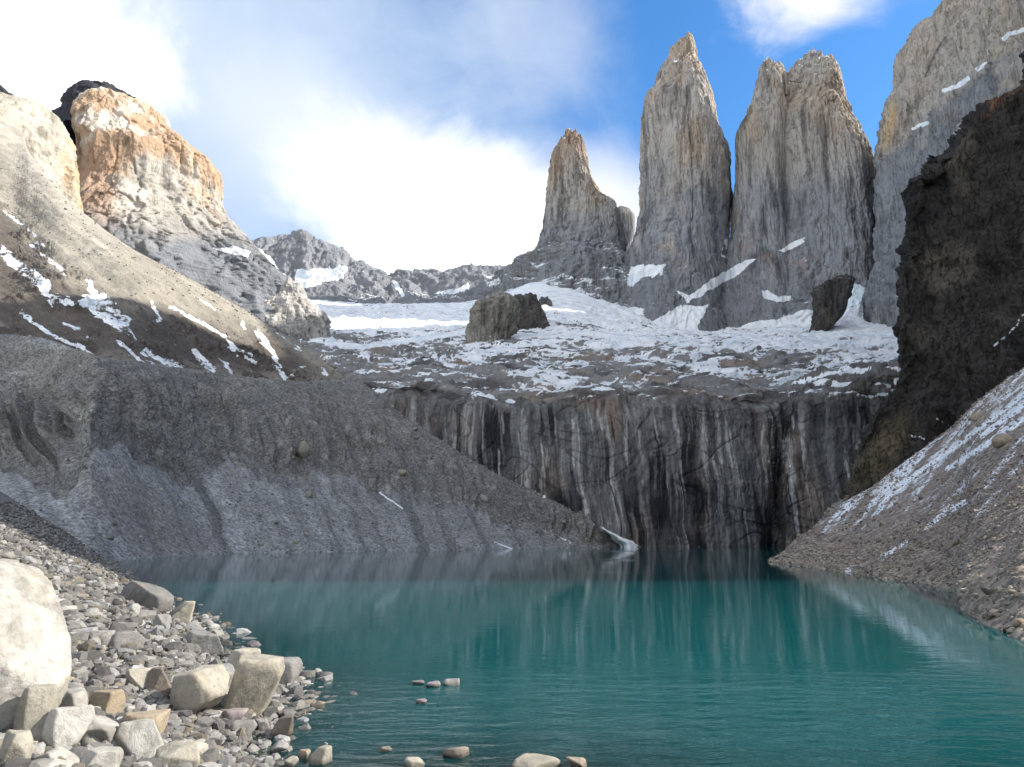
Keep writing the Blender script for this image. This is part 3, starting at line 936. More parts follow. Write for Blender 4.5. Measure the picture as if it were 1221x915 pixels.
c = colmix(c, [0.18, 0.174, 0.162], 0.7 * upper * sm(hgt + 0.3 * fbm(P, 40, 4), 0.6, 1.0))
fan = fbm(np.stack([chute, py * 0.03, px * 0], -1), 22, 4, 0.6, off=76.0)
c = c * lerp(1, 0.55, (1 - upper) * sm(fan, 0.0, 0.35))[..., None]
c = c * lerp(1, 1.35, (1 - upper) * sm(-fan, 0.1, 0.4))[..., None]
c = colmix(c, [0.17, 0.145, 0.13], 0.5 * (1 - upper) * inside(px, py, [(90, 570), (150, 560), (260, 660), (180, 665)], 20))
c = c * (1 + 0.35 * fbm(P, 16, 4, off=78.0))[..., None]
s = np.zeros(px.shape)
jit = 2 * fbm(P, 10, 3)
for a in ([(453, 588), (480, 606)], [(590, 646), (610, 655)], [(668, 641), (680, 648)]):
    s = np.maximum(s, streak(px, py + jit, a, 0.6, 1.2) * 0.8)
s = np.maximum(s, 0.8 * streak(px + jit * 2, py + jit * 2, [(612, 566), (622, 575)], 1.5))
s = np.maximum(s, 0.8 * streak(px + jit * 2, py + jit * 2, [(640, 572), (652, 588), (648, 592)], 1.2))
grid_obj('moraine', P, c, s, M_MORAINE, kind='structure', label='grey gullied moraine bank sloping into the left side of the lake', cat='moraine')
MORAINE = (P, N)

# ---- the snow cone where moraine and headwall meet
net = []
for (xa, ya, xb, yb) in ((712, 628, 720, 627), (724, 637, 736, 635), (732, 645, 752, 641), (737, 650, 763, 648), (736, 657, 772, 656)):
    q = (ya - 607) / 49
    net.append([pt(xa, ya + 2, 552 - 6 * q), pt((xa + xb) / 2, (ya + yb) / 2 + 1, 546 - 14 * q), pt(xb, yb + 3, 553 - 6 * q)])
P = loft(net, 40, 50)
N = grid_normals(P); N *= np.sign(-(N[..., 1].mean()))
P = P + N * (fbm(P, 6, 4, 0.6) * 1.6)[..., None]
px, py = project(P)
uu = np.linspace(-1, 1, px.shape[1])[None] * np.ones(px.shape)
grid_obj('snow_patch', P, np.ones(P.shape) * np.array([0.12, 0.115, 0.11]), 1.0 - 0.75 * np.abs(uu)**1.5 + 0.9 * fbm(P, 5, 4), M_SNOW, label='small white snow cone between the moraine toe and the streaked cliff', cat='snow patch')

# ------------------------------------------------------------------ scree hillside above the moraine
crx = np.array([p for p in crest_pts])
sk = [(-200, 20), (5, 142), (33, 186), (82, 244), (164, 303), (229, 336), (285, 368), (326, 393), (362, 413), (393, 436), (420, 457)]
cb = [(-200, 405), (0, 405), (30, 426), (70, 434), (130, 438), (200, 446), (265, 456), (310, 462), (350, 462), (385, 462), (420, 462)]
YE = [980, 850, 730, 620, 568, 580, 602, 612, 614, 600, 590]
net = [[], [], [], []]
cpx, cpy = project(crx)
for (xs, ys), (xb, yb) in zip(sk, cb):
    Yc = np.interp(xb, cpx[:6], crx[:6, 1]) + 4
    b = pt(xb, yb, Yc)
    n = np.array((-0.8, 0.6))
    e = slope_pt(xs, ys, b, n, 0.72 if xs < 380 else 0.8)
    e = pt(xs, ys, YE[len(net[2])])
    net[0].append(b - np.array([-6, 4, 10.0]))
    net[1].append(lerp(b, e, 0.42) - np.array([0, 0, 5.0]))
    net[2].append(e)
    f2 = e.copy(); f2[:2] += n * 90; f2[2] -= 30
    net[3].append(f2)
P = loft(net, 520, 330)
N = grid_normals(P); N *= np.sign(N[..., 2].mean())
px, py = project(P)
ch = (px * 0.62 - py * 0.78)
S3 = np.stack([ch, (px * 0.78 + py * 0.62) * 0.12, px * 0], -1)
d = fbm(S3, 40, 5, 0.55, off=81.0) * 5 + fbm(P, 45, 5, 0.55, off=82.0) * 5 + fbm(P, 6, 3, 0.6, off=83) * 0.7
sky_d = np.interp(px, [p[0] for p in sk], [p[1] for p in sk])
outc = sm(fbm(P, 32, 3, off=84.0), 0.0, 0.25) * sm(py - sky_d, np.interp(px, [0, 120, 250, 400], [60, 50, 18, 5]), np.interp(px, [0, 120, 250, 400], [110, 90, 45, 20]))
d += outc * np.abs(fbm(P, 10, 4, 0.65, off=85.0)) * 10
P = P + N * (d * sm(np.abs(py - sky_d), 0, 20).clip(0.25, 1))[..., None]
px, py = project(P)
c = np.ones(P.shape) * np.array([0.255, 0.237, 0.20])
dep = py - sky_d
c = colmix(c, [0.36, 0.335, 0.29], 0.7 * sm(dep, 55, 10) * sm(px, 200, 60))
brown = sm(dep - np.interp(px, [0, 60, 130, 220, 300, 400], [112, 100, 78, 42, 24, 10]) + 26 * fbm(P, 60, 4, off=86.0) + 10 * fbm(P, 15, 4), -16, 16)
c = colmix(c, [0.088, 0.075, 0.066], 0.92 * brown)
c = colmix(c, [0.21, 0.195, 0.17], 0.8 * sm(py - np.interp(px, [x for x, _ in cb], [y for _, y in cb]) + 8 * fbm(P, 20, 3), -28, -8))
c = colmix(c, [0.09, 0.08, 0.075], 0.7 * outc)
c = c * (1 + 0.4 * fbm(S3, 9, 4, 0.6, off=87.0))[..., None]
X, Yp = px + 12 * fbm(P, 24, 5, 0.65, off=88.0), py + 9 * fbm(P, 24, 5, 0.65, off=188.0)
s = np.zeros(px.shape)
s = np.maximum(s, inside(X, Yp, [(0, 290), (18, 304), (42, 320), (62, 340), (60, 352), (84, 352), (95, 372), (60, 358), (35, 340), (0, 306)], 3))
s = np.maximum(s, inside(X, Yp, [(98, 352), (122, 350), (140, 360), (155, 378), (160, 408), (128, 386), (105, 372), (92, 368)], 3))
for a, w in (([(40, 292), (56, 306), (78, 326)], 2.2), ([(104, 333), (111, 349)], 3.0), ([(27, 374), (60, 396), (110, 423)], 2.4), ([(75, 383), (106, 401)], 1.8), ([(208, 366), (250, 390), (307, 436)], 1.8),
             ([(140, 407), (160, 424), (181, 434)], 2.4), ([(173, 419), (200, 430), (222, 440)], 4.0), ([(232, 421), (252, 444)], 5.0), ([(307, 397), (326, 420), (337, 452)], 3.5), ([(288, 385), (299, 405)], 1.6),
             ([(346, 446), (362, 438)], 1.5), ([(263, 401), (285, 420), (307, 436)], 1.6), ([(236, 354), (256, 370)], 1.5), ([(180, 360), (190, 385)], 1.8), ([(0, 250), (20, 262), (60, 300)], 1.5), ([(383, 441), (391, 446)], 2.0),
             ([(255, 425), (275, 445)], 1.6), ([(270, 410), (282, 426)], 1.5), ([(330, 400), (360, 418)], 1.3)):
    s = np.maximum(s, streak(X, Yp, a, w, 2.2))
s = s * (0.62 + 1.1 * fbm(P, 14, 5, 0.65, off=189.0).clip(-0.4, 0.4))
s = np.maximum(s, 0.7 * sm(fbm(S3, 14, 5, 0.6, off=89.0), 0.2, 0.42) * sm(dep, 62, 90) * sm(py, 452, 425) * sm(fbm(P, 80, 2, off=90), -0.1, 0.3))
HILL = (P, N)
grid_obj('hillside', P, c, s, M_HILL, kind='structure', label='tan scree hillside with snow streaks rising left above the moraine', cat='hillside')

# ------------------------------------------------------------------ dark cliff and scree on the right
A = [wpt(70, 192, 0), water_pt(919, 670), water_pt(1010, 683), water_pt(1096, 696), water_pt(1160, 710), water_pt(1144, 727), water_pt(1203, 755), water_pt(1221, 766), wpt(27, 26, 0), wpt(36, 8, 0), wpt(60, -25, 0)]
Bp = [pt(932, 661, 205), pt(960, 640, 232), pt(1002, 606, 275), pt(1074, 556, 274), pt(1138, 508, 268), pt(1165, 481, 262), pt(1200, 452, 256), pt(1225, 436, 250), wpt(215, 190, 88), wpt(190, 80, 70), wpt(170, -40, 55)]
net = [[], [], [], [], []]
for a, b in zip(A, Bp):
    lo = a - (b - a) * 0.12; lo[2] = -7
    net[0].append(lo)
    net[1].append(a)
    m1 = lerp(a, b, 0.4); m1[2] -= 0.02 * np.linalg.norm(b - a)
    net[2].append(m1)
    net[3].append(b)
    f2 = b + (b - a) / np.linalg.norm(b - a) * 30; f2[2] = b[2] + 4
    net[4].append(f2)
P = loft(net, 520, 420)
N = grid_normals(P); N *= np.sign(N[..., 2].mean())
px, py = project(P)
S3 = np.stack([px * 0.80 + py * 0.62 * 1.0 - 0, (px * 0.62 - py * 0.80) * 0.06, px * 0], -1)
V = np.linspace(0, 1, P.shape[0])[:, None]
d = fbm(S3, 34, 4, 0.5, off=91.0) * 1.6 * np.clip(P[..., 1] / 150, 0.15, 1) + fbm(P, 6, 5, 0.6, off=92.0) * 0.55 + np.abs(fbm(P, 1.8, 3, 0.6, off=93.0)) * 0.35
P = P + N * (d * sm(V, 0.05, 0.2))[..., None]
px, py = project(P)
c = np.ones(P.shape) * np.array([0.235, 0.20, 0.17]) * (1 + 0.4 * fbm(P, 12, 5, 0.6, off=94.0))[..., None]
c = colmix(c, [0.12, 0.10, 0.09], 0.6 * sm(fbm(S3, 26, 4, 0.55, off=95.0), 0.05, 0.35))
c = colmix(c, [0.27, 0.24, 0.19], 0.6 * sm(P[..., 2], 7, 1))
h = fbm(S3, 12, 5, 0.62, off=96.0) * 0.75 + fbm(S3, 60, 3, 0.5, off=99.0) * 0.35 + fbm(P, 9, 4, 0.6, off=97.0) * 0.4
topd = seg_dist(px, py, [(999, 610), (1074, 556), (1138, 508), (1165, 481), (1225, 436)])
s = 0.06 + 1.15 * h + 0.34 * sm(topd, 150, 15) - 0.75 * sm(P[..., 2], 12, 2) + 0.08 * sm(px, 1050, 1200)
s = np.clip(s, -0.5, 0.9)
for a, w in (([(1105, 630), (1125, 614), (1150, 598)], 2.2), ([(1050, 665), (1080, 648)], 2.5), ([(1010, 682), (1030, 660)], 1.3), ([(1040, 600), (1090, 568), (1165, 512)], 1.8), ([(1060, 590), (1150, 525), (1221, 470)], 2.2),
             ([(1170, 520), (1221, 480)], 2.0), ([(1130, 560), (1221, 500)], 2.2)):
    s = np.maximum(s, 0.72 * streak(px + 4 * fbm(P, 9, 3), py + 3 * fbm(P, 7, 3), a, w, 4))
grid_obj('scree_slope', P, c, s, M_SCREE, kind='structure', label='brown scree slope dusted with snow running down to the right shore', cat='scree slope')
SCREE = (P, N)

edge = [(999, 616, 286), (1003, 590, 287), (1008, 565, 288), (1021, 530, 289), (1043, 489, 290), (1063, 461, 291), (1071, 407, 292), (1074, 314, 293), (1080, 287, 294), (1081, 222, 295), (1092, 203, 298), (1110, 192, 303)]
edge.insert(0, (996, 630, 288)); offz_low = 60
face = [[(1074, 596, 281), (1138, 552, 274), (1225, 486, 259)]] + [  # x offsets, photo rows at three inner columns and the off-frame column
    [(1074, 566, 280), (1138, 518, 272), (1225, 448, 258)],
    [(1076, 545, 281), (1140, 498, 274), (1225, 425, 261)],
    [(1080, 520, 282), (1140, 470, 276), (1225, 398, 264)],
    [(1084, 492, 284), (1142, 440, 278), (1225, 365, 267)],
    [(1092, 455, 286), (1145, 405, 280), (1225, 330, 270)],
    [(1104, 428, 287), (1150, 372, 281), (1225, 300, 272)],
    [(1110, 375, 288), (1152, 330, 282), (1225, 265, 274)],
    [(1112, 305, 289), (1155, 270, 284), (1225, 222, 277)],
    [(1116, 265, 291), (1158, 225, 287), (1226, 180, 281)],
    [(1112, 205, 295), (1158, 168, 291), (1226, 128, 286)],
    [(1124, 181, 299), (1155, 140, 296), (1227, 108, 292)],
    [(1146, 153, 306), (1162, 136, 304), (1228, 94, 300)],
]
offz = [60, 84, 100, 115, 130, 150, 165, 185, 210, 235, 260, 285, 300]
net = []
for (ex, ey, eY), fc, oz in zip(edge, face, offz):
    back2 = pt(ex + 40, ey + 10, eY + 170)
    back1 = pt(ex + 8, ey + 2, eY + 45)
    row = [back2, back1, pt(ex, ey, eY)] + [pt(*q) for q in fc] + [wpt(250, 238, oz), wpt(290, 236, oz * 1.1), wpt(330, 250, oz * 1.1)]
    net.append(row)
top = []
for p in net[-1]:
    qx, qy = project(p)
    top.append(pt(float(qx) + 6, float(qy) + 22, p[1] + 110))
net.append(top)
P = loft(net, 430, 560)
N = grid_normals(P); N *= np.sign(-(N[..., 1].mean()))
px, py = project(P)
d = -3.0 + crag(P, 24, 2.6, 101.0) * 8.0 + terrace(P[..., 2] / 22 + 1.2 * fbm(P, 60, 3, off=107.0), 1, 0.6) * 3.0 - (P[..., 2] / 22) * 3.0 + (fbm(P, 55, 4, 0.55, (1, 1, 1.8), 101.0, True) - 0.45) * 5 + fbm(P, 5, 4, 0.65, off=103.0) * 1.6
P = P + N * d[..., None]
px, py = project(P)
N = grid_normals(P); N *= np.sign(-(N[..., 1].mean()))
c = np.ones(P.shape) * np.array([0.038, 0.034, 0.032])
c = colmix(c, [0.085, 0.077, 0.064], 0.8 * sm(fbm(P, 22, 5, 0.6, (1, 1, 1.6), 104.0), 0.05, 0.42))
c = colmix(c, [0.014, 0.014, 0.016], 0.9 * sm(fbm(P, 20, 5, 0.6, (1, 1, 3.0), 105.0), 0.05, 0.40))
c = colmix(c, [0.20, 0.10, 0.05], 0.75 * sm(fbm(P, 12, 4, off=106.0) + 0.3, 0.05, 0.5) * (1 - sm(seg_dist(px, py, [(1170, 128), (1200, 105), (1230, 92)]), 5, 20)))
c = colmix(c, [0.115, 0.095, 0.06], 0.8 * inside(px, py, [(1003, 600), (1012, 560), (1050, 510), (1075, 490), (1085, 520), (1060, 565)], 14))
s = ledge_snow(P, N, -0.42, 7) * 0.55
jit = 3 * fbm(P, 8, 4, 0.6)
for a, w in (([(1134, 158), (1142, 152)], 3), ([(1085, 520), (1098, 522), (1110, 528)], 1.6), ([(1118, 500), (1135, 510)], 1.0), ([(1185, 412), (1200, 402), (1221, 376)], 0.7)):
    s = np.maximum(s, 0.72 * streak(px + jit, py + jit, a, w, 3) * (0.75 + 0.9 * fbm(P, 3, 4, 0.6)))
grid_obj('dark_cliff', P, c, s, M_DARK, label='near black rock cliff with a rusty top edge, at the right above the snow-dusted scree', cat='cliff')

# ---- unseen mountainside added on the right, shaped to shade moraine and far lake
MOUNT_TOP = 850
xs, ys = np.meshgrid(np.linspace(135, 1300, 260), np.linspace(-150, 900, 300))
H = np.clip((xs - 0.79 * np.maximum(ys, 130) - 24) * 4.0, -60, MOUNT_TOP)
lim = 226 + 12 * fbm(np.stack([xs, ys, xs * 0], -1), 70, 3, off=112.0)
H = H * sm(ys, lim, lim + 16) + np.clip(xs - 300, 0, 400) * 0.2 * (1 - sm(ys, lim, lim + 90))
P = np.stack([xs, ys, H + 5], -1)
P[..., 2] += fbm(P, 120, 5, 0.55, off=111.0) * 40 * sm(H, 20, 160)
c = np.ones(P.shape) * np.array([0.10, 0.092, 0.085])
grid_obj('mountain', P, c, sm(fbm(P, 60, 4), 0.1, 0.4) * 0.7, M_RIDGE, kind='structure')

# ------------------------------------------------------------------ near shore
shore = [water_pt(x, y) for x, y in ((125, 668), (138, 680), (152, 691), (172, 705), (200, 722), (228, 737), (236, 752), (252, 772), (268, 790), (300, 802), (338, 812), (335, 832), (318, 852), (306, 872), (296, 886), (290, 900), (300, 912), (345, 921), (480, 917), (600, 917), (720, 924), (900, 965))]
shore = [np.array((-215.0, 345.0, 0))] + shore + [np.array((40.0, 9.0, 0)), np.array((70.0, -12.0, 0)), np.array((90.0, -60.0, 0))]
SH = np.array(shore)[:, :2]


def shore_d(x, y):
    d = np.full(np.shape(x), 1e9)
    sgn = np.ones(np.shape(x))
    for (x0, y0), (x1, y1) in zip(SH[:-1], SH[1:]):
        dx, dy = x1 - x0, y1 - y0
        t = np.clip(((x - x0) * dx + (y - y0) * dy) / (dx * dx + dy * dy), 0, 1)
        q = np.hypot(x - x0 - t * dx, y - y0 - t * dy)
        cr = dx * (y - y0) - dy * (x - x0)
        nearer = q < d - 1e-7
        d = np.where(nearer, q, d)
    # land lies left of and behind the shoreline: even-odd test against a closed land polygon
    poly = np.concatenate([SH, [[90, -400], [-700, -400], [-700, 345]]])
    ins = np.zeros(np.shape(x), bool)
    for (x0, y0), (x1, y1) in zip(poly, np.roll(poly, -1, 0)):
        if y0 == y1:
            continue
        ins ^= ((y0 > y) != (y1 > y)) & (x < (x1 - x0) * (y - y0) / (y1 - y0) + x0)
    return np.where(ins, d, -d)


def ground_base(x, y):
    d = shore_d(x, y)
    z = np.where(d > 0, d * (0.235 + 0.0023 * np.clip(y, 0, 220)), np.maximum(d * 0.11, -5.0))
    z = z - 0.06
    return z, d


def ground_z(x, y):
    x, y = np.asarray(x, float), np.asarray(y, float)
    z, d = ground_base(x, y)
    P = np.stack([x, y, np.zeros_like(x)], -1)
    k = sm(d, -1, 4)
    return np.minimum(z, 60) + k * (fbm(P, 5.0, 4, 0.5, off=121.0) * 0.35 + fbm(P, 28.0, 3, 0.5, off=122.0) * 1.1 * sm(y, 25, 70)) + fbm(P, 1.3, 3, 0.6, off=123) * 0.08


th = np.radians(np.linspace(-75, 75, 700))
r = np.exp(np.linspace(math.log(2.5), math.log(275), 620))
TH, RR = np.meshgrid(th, r)
X, Yg = RR * np.sin(TH), RR * np.cos(TH)
Z = ground_z(X, Yg)
P = np.stack([X, Yg, Z], -1)
zb, dd = ground_base(X, Yg)
c = np.ones(P.shape) * np.array([0.15, 0.142, 0.128]) * (1 + 0.35 * fbm(P, 2.5, 4, 0.6, off=124.0))[..., None]
c = colmix(c, [0.18, 0.178, 0.175], 0.6 * sm(Yg, 40, 120))
c = colmix(c, [0.10, 0.095, 0.075], 0.85 * sm(Z, 0.10, -0.05))
c = colmix(c, [0.12, 0.16, 0.13], 0.8 * sm(Z, -0.3, -1.2))
grid_obj('ground', P, c, np.zeros(Z.shape), M_SHORE, kind='structure', label='pebble beach on the near left shore of the lake', cat='ground')

# a back part of the ground, behind the camera
xs, ys = np.meshgrid(np.linspace(-400, 150, 80), np.linspace(-260, 6, 50))
zz = np.clip(ground_base(xs, ys)[0], -5, 30) - 0.25
P = np.stack([xs, ys, zz + fbm(np.stack([xs, ys, zz], -1), 30, 3) * 1.0 * sm(np.hypot(xs, ys), 8, 60)], -1)
grid_obj('ground', P, np.ones(P.shape) * np.array([0.27, 0.255, 0.23]), np.zeros(xs.shape), M_SHORE, kind='structure')

# ------------------------------------------------------------------ the lake
def water_mat():
    m = bpy.data.materials.new('glacial_water')
    m.use_nodes = True
    t = NT(m.node_tree)
    geo = t.add('ShaderNodeNewGeometry')
    pos = geo.outputs['Position']
    v1 = t.mapping(pos, (0.55, 1.35, 1.0), (0, 0, math.radians(8)))
    w1 = t.noise(v1, 1.0, 4, 0.55, 0.3)
    v2 = t.mapping(pos, (0.09, 0.22, 1.0), (0, 0, math.radians(-6)))
    w2 = t.noise(v2, 1.0, 3, 0.5, 0.4)
    v3 = t.mapping(pos, (0.006, 0.022, 1.0))
    calm = t.noise(v3, 1.0, 3, 0.5, 0.6)
    sxyz = t.add('ShaderNodeSeparateXYZ')
    t.link(pos, sxyz.inputs[0])
    ruf = t.sstep(t.math('ADD', calm, t.rng(sxyz.outputs[1], 20, 46, 0.14, -0.13)), 0.40, 0.66)
    hgt = t.math('ADD', t.math('MULTIPLY', w1, 0.45), t.math('MULTIPLY', w2, 0.8))
    b = t.add('ShaderNodeBump')
    t.val(b.inputs['Strength'], t.rng(ruf, 0, 1, 0.028, 0.5))
    b.inputs['Distance'].default_value = 0.35
    t.link(hgt, b.inputs['Height'])
    p = t.add('ShaderNodeBsdfPrincipled')
    big = t.noise(t.mapping(pos, (0.01, 0.02, 1)), 1.0, 3, 0.5, 0.5)
    t.link(t.mix(t.sstep(big, 0.3, 0.7), (0.003, 0.060, 0.066, 1), (0.006, 0.080, 0.086, 1)), p.inputs['Base Color'])
    t.val(p.inputs['Roughness'], t.rng(ruf, 0, 1, 0.03, 0.10))
    p.inputs['IOR'].default_value = 1.333
    t.link(b.outputs[0], p.inputs['Normal'])
    tr = t.add('ShaderNodeBsdfTransparent')
    tr.inputs[0].default_value = (0.55, 0.75, 0.70, 1)
    gl = t.add('ShaderNodeBsdfGlossy')
    gl.inputs['Roughness'].default_value = 0.05
    t.link(b.outputs[0], gl.inputs['Normal'])
    fr = t.add('ShaderNodeFresnel')
    fr.inputs['IOR'].default_value = 1.333
    t.link(b.outputs[0], fr.inputs['Normal'])
    clear = t.add('ShaderNodeMixShader')
    t.link(fr.outputs[0], clear.inputs[0])
    t.link(tr.outputs[0], clear.inputs[1])
    t.link(gl.outputs[0], clear.inputs[2])
    at = t.add('ShaderNodeAttribute', attribute_name='shallow')
    mx = t.add('ShaderNodeMixShader')
    t.link(at.outputs['Fac'], mx.inputs[0])
    t.link(p.outputs[0], mx.inputs[1])
    t.link(clear.outputs[0], mx.inputs[2])
    out = t.add('ShaderNodeOutputMaterial')
    t.link(mx.outputs[0], out.inputs[0])
    return m


th = np.radians(np.linspace(-70, 70, 420))
r = np.exp(np.linspace(math.log(6), math.log(760), 420))
TH, RR = np.meshgrid(th, r)
X, Yg = RR * np.sin(TH), RR * np.cos(TH)
depth = -ground_z(X, Yg)
shal = np.exp(-np.maximum(depth, 0) / 0.5) * 0.92 * sm(Yg, 260, 90)
P = np.stack([X, Yg, np.zeros_like(X)], -1)
me = mesh_from('lake_water', P, grid_faces(420, 420), {'shallow': shal}, water_mat())
add_obj('water', me, kind='structure', label='still turquoise glacial lake', cat='lake')

# ------------------------------------------------------------------ stones
def ico(sub):
    import bmesh
    bm = bmesh.new()
    bmesh.ops.create_icosphere(bm, subdivisions=sub, radius=1.0)
    bm.verts.ensure_lookup_table()
    V = np.array([v.co[:] for v in bm.verts])
    Fc = np.array([[v.index for v in f.verts] for f in bm.faces])
    bm.free()
    return V / np.linalg.norm(V, axis=1)[:, None], Fc


ICO = {k: ico(k) for k in (1, 2, 3, 4, 5, 6)}


def stone_shape(sub, seed, planes=11, soft=18.0, rough=0.05, flat=1.0):
    """an angular stone: a ball cut by random planes, with softened edges"""
    if soft > 12:
        soft = min(soft * 2.2, 50)
    rs = np.random.RandomState(seed)
    D, Fc = ICO[sub]
    n = rs.normal(size=(planes, 3))
    n[:, 2] *= flat
    n /= np.linalg.norm(n, axis=1)[:, None]
    n = np.concatenate([n, [[0, 0, 1.0]], [[0, 0, -1.0]]])
    off = rs.uniform(0.55, 0.95, len(n))
    q = np.maximum(D @ n.T, 0.02) / off
    r = 1.0 / (np.sum(q**soft, axis=1)**(1 / soft))
    r = np.minimum(r, 1.35)
    V = D * r[:, None]
    if rough > 0:
        V = V * (1 + rough * fbm(V + seed * 3.7, 0.7, 4, 0.55) + rough * 0.3 * fbm(V + seed, 0.15, 2, 0.5))[:, None]
    V -= (V.max(0) + V.min(0)) / 2
    V /= (V.max(0) - V.min(0)) / 2
    return V, Fc


def stone_mat(name, base, dark, tint=0.5, scale=1.0, vary=0.35, warm=(0.42, 0.33, 0.22)):
    m = bpy.data.materials.new(name)
    m.use_nodes = True
    t = NT(m.node_tree)
    tc = t.add('ShaderNodeTexCoord')
    inf = t.add('ShaderNodeObjectInfo')
    geo = t.add('ShaderNodeNewGeometry')
    vec = t.mapping(geo.outputs['Position'], (scale,) * 3)
    n1 = t.noise(vec, 1.6, 8, 0.62, 0.5)
    n2 = t.noise(vec, 9.0, 7, 0.7, 0.2)
    n3 = t.noise(vec, 0.8, 3, 0.5, 0.8)
    n4 = t.noise(vec, 60.0, 3, 0.6)
    c = t.mix(t.sstep(n1, 0.35, 0.7), rgba(base), rgba(dark))
    c = t.mix(t.math('MULTIPLY', t.sstep(n3, 0.5, 0.7), tint), c, rgba(warm))
    at = t.add('ShaderNodeAttribute', attribute_name='Col')
    k = t.math('ADD', 1.0, t.math('MULTIPLY', t.math('SUBTRACT', n2, 0.5), 0.8))
    k = t.math('MULTIPLY', k, t.math('ADD', 1.0, t.math('MULTIPLY', t.math('SUBTRACT', n4, 0.5), 0.5)))
    k = t.math('MULTIPLY', k, t.rng(inf.outputs['Random'], 0, 1, 1 - vary, 1 + vary))
    cc = t.add('ShaderNodeVectorMath', operation='SCALE')
    t.link(c, cc.inputs[0])
    t.link(k, cc.inputs['Scale'])
    # dark joints and lichen specks
    vo = t.add('ShaderNodeTexVoronoi', feature='DISTANCE_TO_EDGE')
    wv = t.add('ShaderNodeVectorMath', operation='MULTIPLY_ADD')
    nz = t.add('ShaderNodeTexNoise')
    t.link(vec, nz.inputs['Vector'])
    nz.inputs['Scale'].default_value = 2.0
    nz.inputs['Detail'].default_value = 4
    t.link(nz.outputs['Color'], wv.inputs[0])
    wv.inputs[1].default_value = (0.9, 0.9, 0.9)
    t.link(vec, wv.inputs[2])
    t.link(wv.outputs[0], vo.inputs['Vector'])
    vo.inputs['Scale'].default_value = 0.75
    jn = t.rng(vo.outputs['Distance'], 0.0, 0.012, 0.72, 1.0)
    spk = t.rng(t.sstep(n2, 0.60, 0.68), 0, 1, 1.0, 0.62)
    k2 = t.math('MULTIPLY', jn, spk)
    cj = t.add('ShaderNodeVectorMath', operation='SCALE')
    t.link(cc.outputs[0], cj.inputs[0])
    t.link(k2, cj.inputs['Scale'])
    cc = cj
    # wet dark band at the waterline
    sp = t.add('ShaderNodeSeparateXYZ')
    t.link(geo.outputs['Position'], sp.inputs[0])
    wet = t.sstep(t.math('ADD', sp.outputs[2], t.math('MULTIPLY', t.math('SUBTRACT', n1, 0.5), 0.12)), 0.16, 0.04)
    col2 = t.mix(t.math('MULTIPLY', wet, 0.6), cc.outputs[0], (0.05, 0.048, 0.04, 1))
    b = t.add('ShaderNodeBump')
    b.inputs['Strength'].default_value = 0.7
    b.inputs['Distance'].default_value = 0.12 / scale
    t.link(t.math('ADD', t.math('ADD', n1, t.math('MULTIPLY', n2, 0.35)), t.math('MULTIPLY', n4, 0.06)), b.inputs['Height'])
    p = t.add('ShaderNodeBsdfPrincipled')
    t.link(col2, p.inputs['Base Color'])
    p.inputs['Roughness'].default_value = 0.88
    p.inputs['Specular IOR Level'].default_value = 0.25
    t.link(b.outputs[0], p.inputs['Normal'])
    out = t.add('ShaderNodeOutputMaterial')
    t.link(p.outputs[0], out.inputs[0])
    return m


S_WHITE = stone_mat('white_granite', (0.39, 0.38, 0.35), (0.21, 0.20, 0.178), 0.2, 0.8, 0.06, (0.62, 0.58, 0.46))
S_CREAM = stone_mat('cream_granite', (0.32, 0.30, 0.25), (0.23, 0.215, 0.18), 0.45, 1.0, 0.12, (0.42, 0.36, 0.25))
S_GREY = stone_mat('grey_stone', (0.21, 0.207, 0.20), (0.14, 0.138, 0.134), 0.3, 1.2, 0.35, (0.36, 0.31, 0.24))
S_BUFF = stone_mat('buff_stone', (0.30, 0.25, 0.18), (0.22, 0.19, 0.15), 0.4, 1.2, 0.15)
S_PURPLE = stone_mat('purple_stone', (0.23, 0.20, 0.205), (0.17, 0.15, 0.16), 0.1, 1.2, 0.15)
S_BROWN = stone_mat('brown_stone', (0.22, 0.19, 0.155), (0.15, 0.13, 0.11), 0.3, 0.5, 0.3, (0.30, 0.24, 0.16))


def ground_hit(px, py):
    """where the sight line through a photo pixel meets the near ground or the water"""
    r_ = ray(px, py)
    s = np.exp(np.linspace(math.log(5), math.log(260), 4000))
    Q = r_[None] * s[:, None]
    Q[:, 2] += EYE
    g = np.maximum(ground_z(Q[:, 0], Q[:, 1]), -0.02)
    i = np.argmax(Q[:, 2] < g)
    return Q[i], s[i]


def boulder(name, cx_, base, w, h, seed, mat, label, cat='boulder', planes=10, soft=16, sub=5, deep=0.85, rough=0.05, sink=0.14, rot=None, group=None, tilt=(0, 0), lift=0.0):
    """a stone of its own, w by h photo pixels, standing with its foot on the ground at photo point (cx_, base)"""
    q, dist = ground_hit(cx_, base)
    wid, hei = w * dist / F, h * dist / F
    V, Fc = stone_shape(sub, seed, planes, soft, rough)
    rs = random.Random(seed)
    a = math.radians(rot if rot is not None else rs.uniform(0, 360))
    ca, sa = math.cos(a), math.sin(a)
    V = np.stack([V[:, 0] * ca - V[:, 1] * sa, V[:, 0] * sa + V[:, 1] * ca, V[:, 2]], 1)
    V[:, 0] += V[:, 2] * tilt[0]
    V[:, 2] += V[:, 0] * tilt[1]
    V -= (V.max(0) + V.min(0)) / 2
    V /= (V.max(0) - V.min(0)) / 2
    full = hei * (1 + sink)
    V = V * np.array([wid / 2, wid / 2 * deep, full / 2])
    V[:, 2] += full / 2
    me = mesh_from(name, V, Fc, {}, mat)
    o = add_obj(name, me, label=label, cat=cat, group=group)
    o.location = (q[0], q[1] + wid / 2 * deep * 0.55, q[2] - hei * sink + lift)
    return o


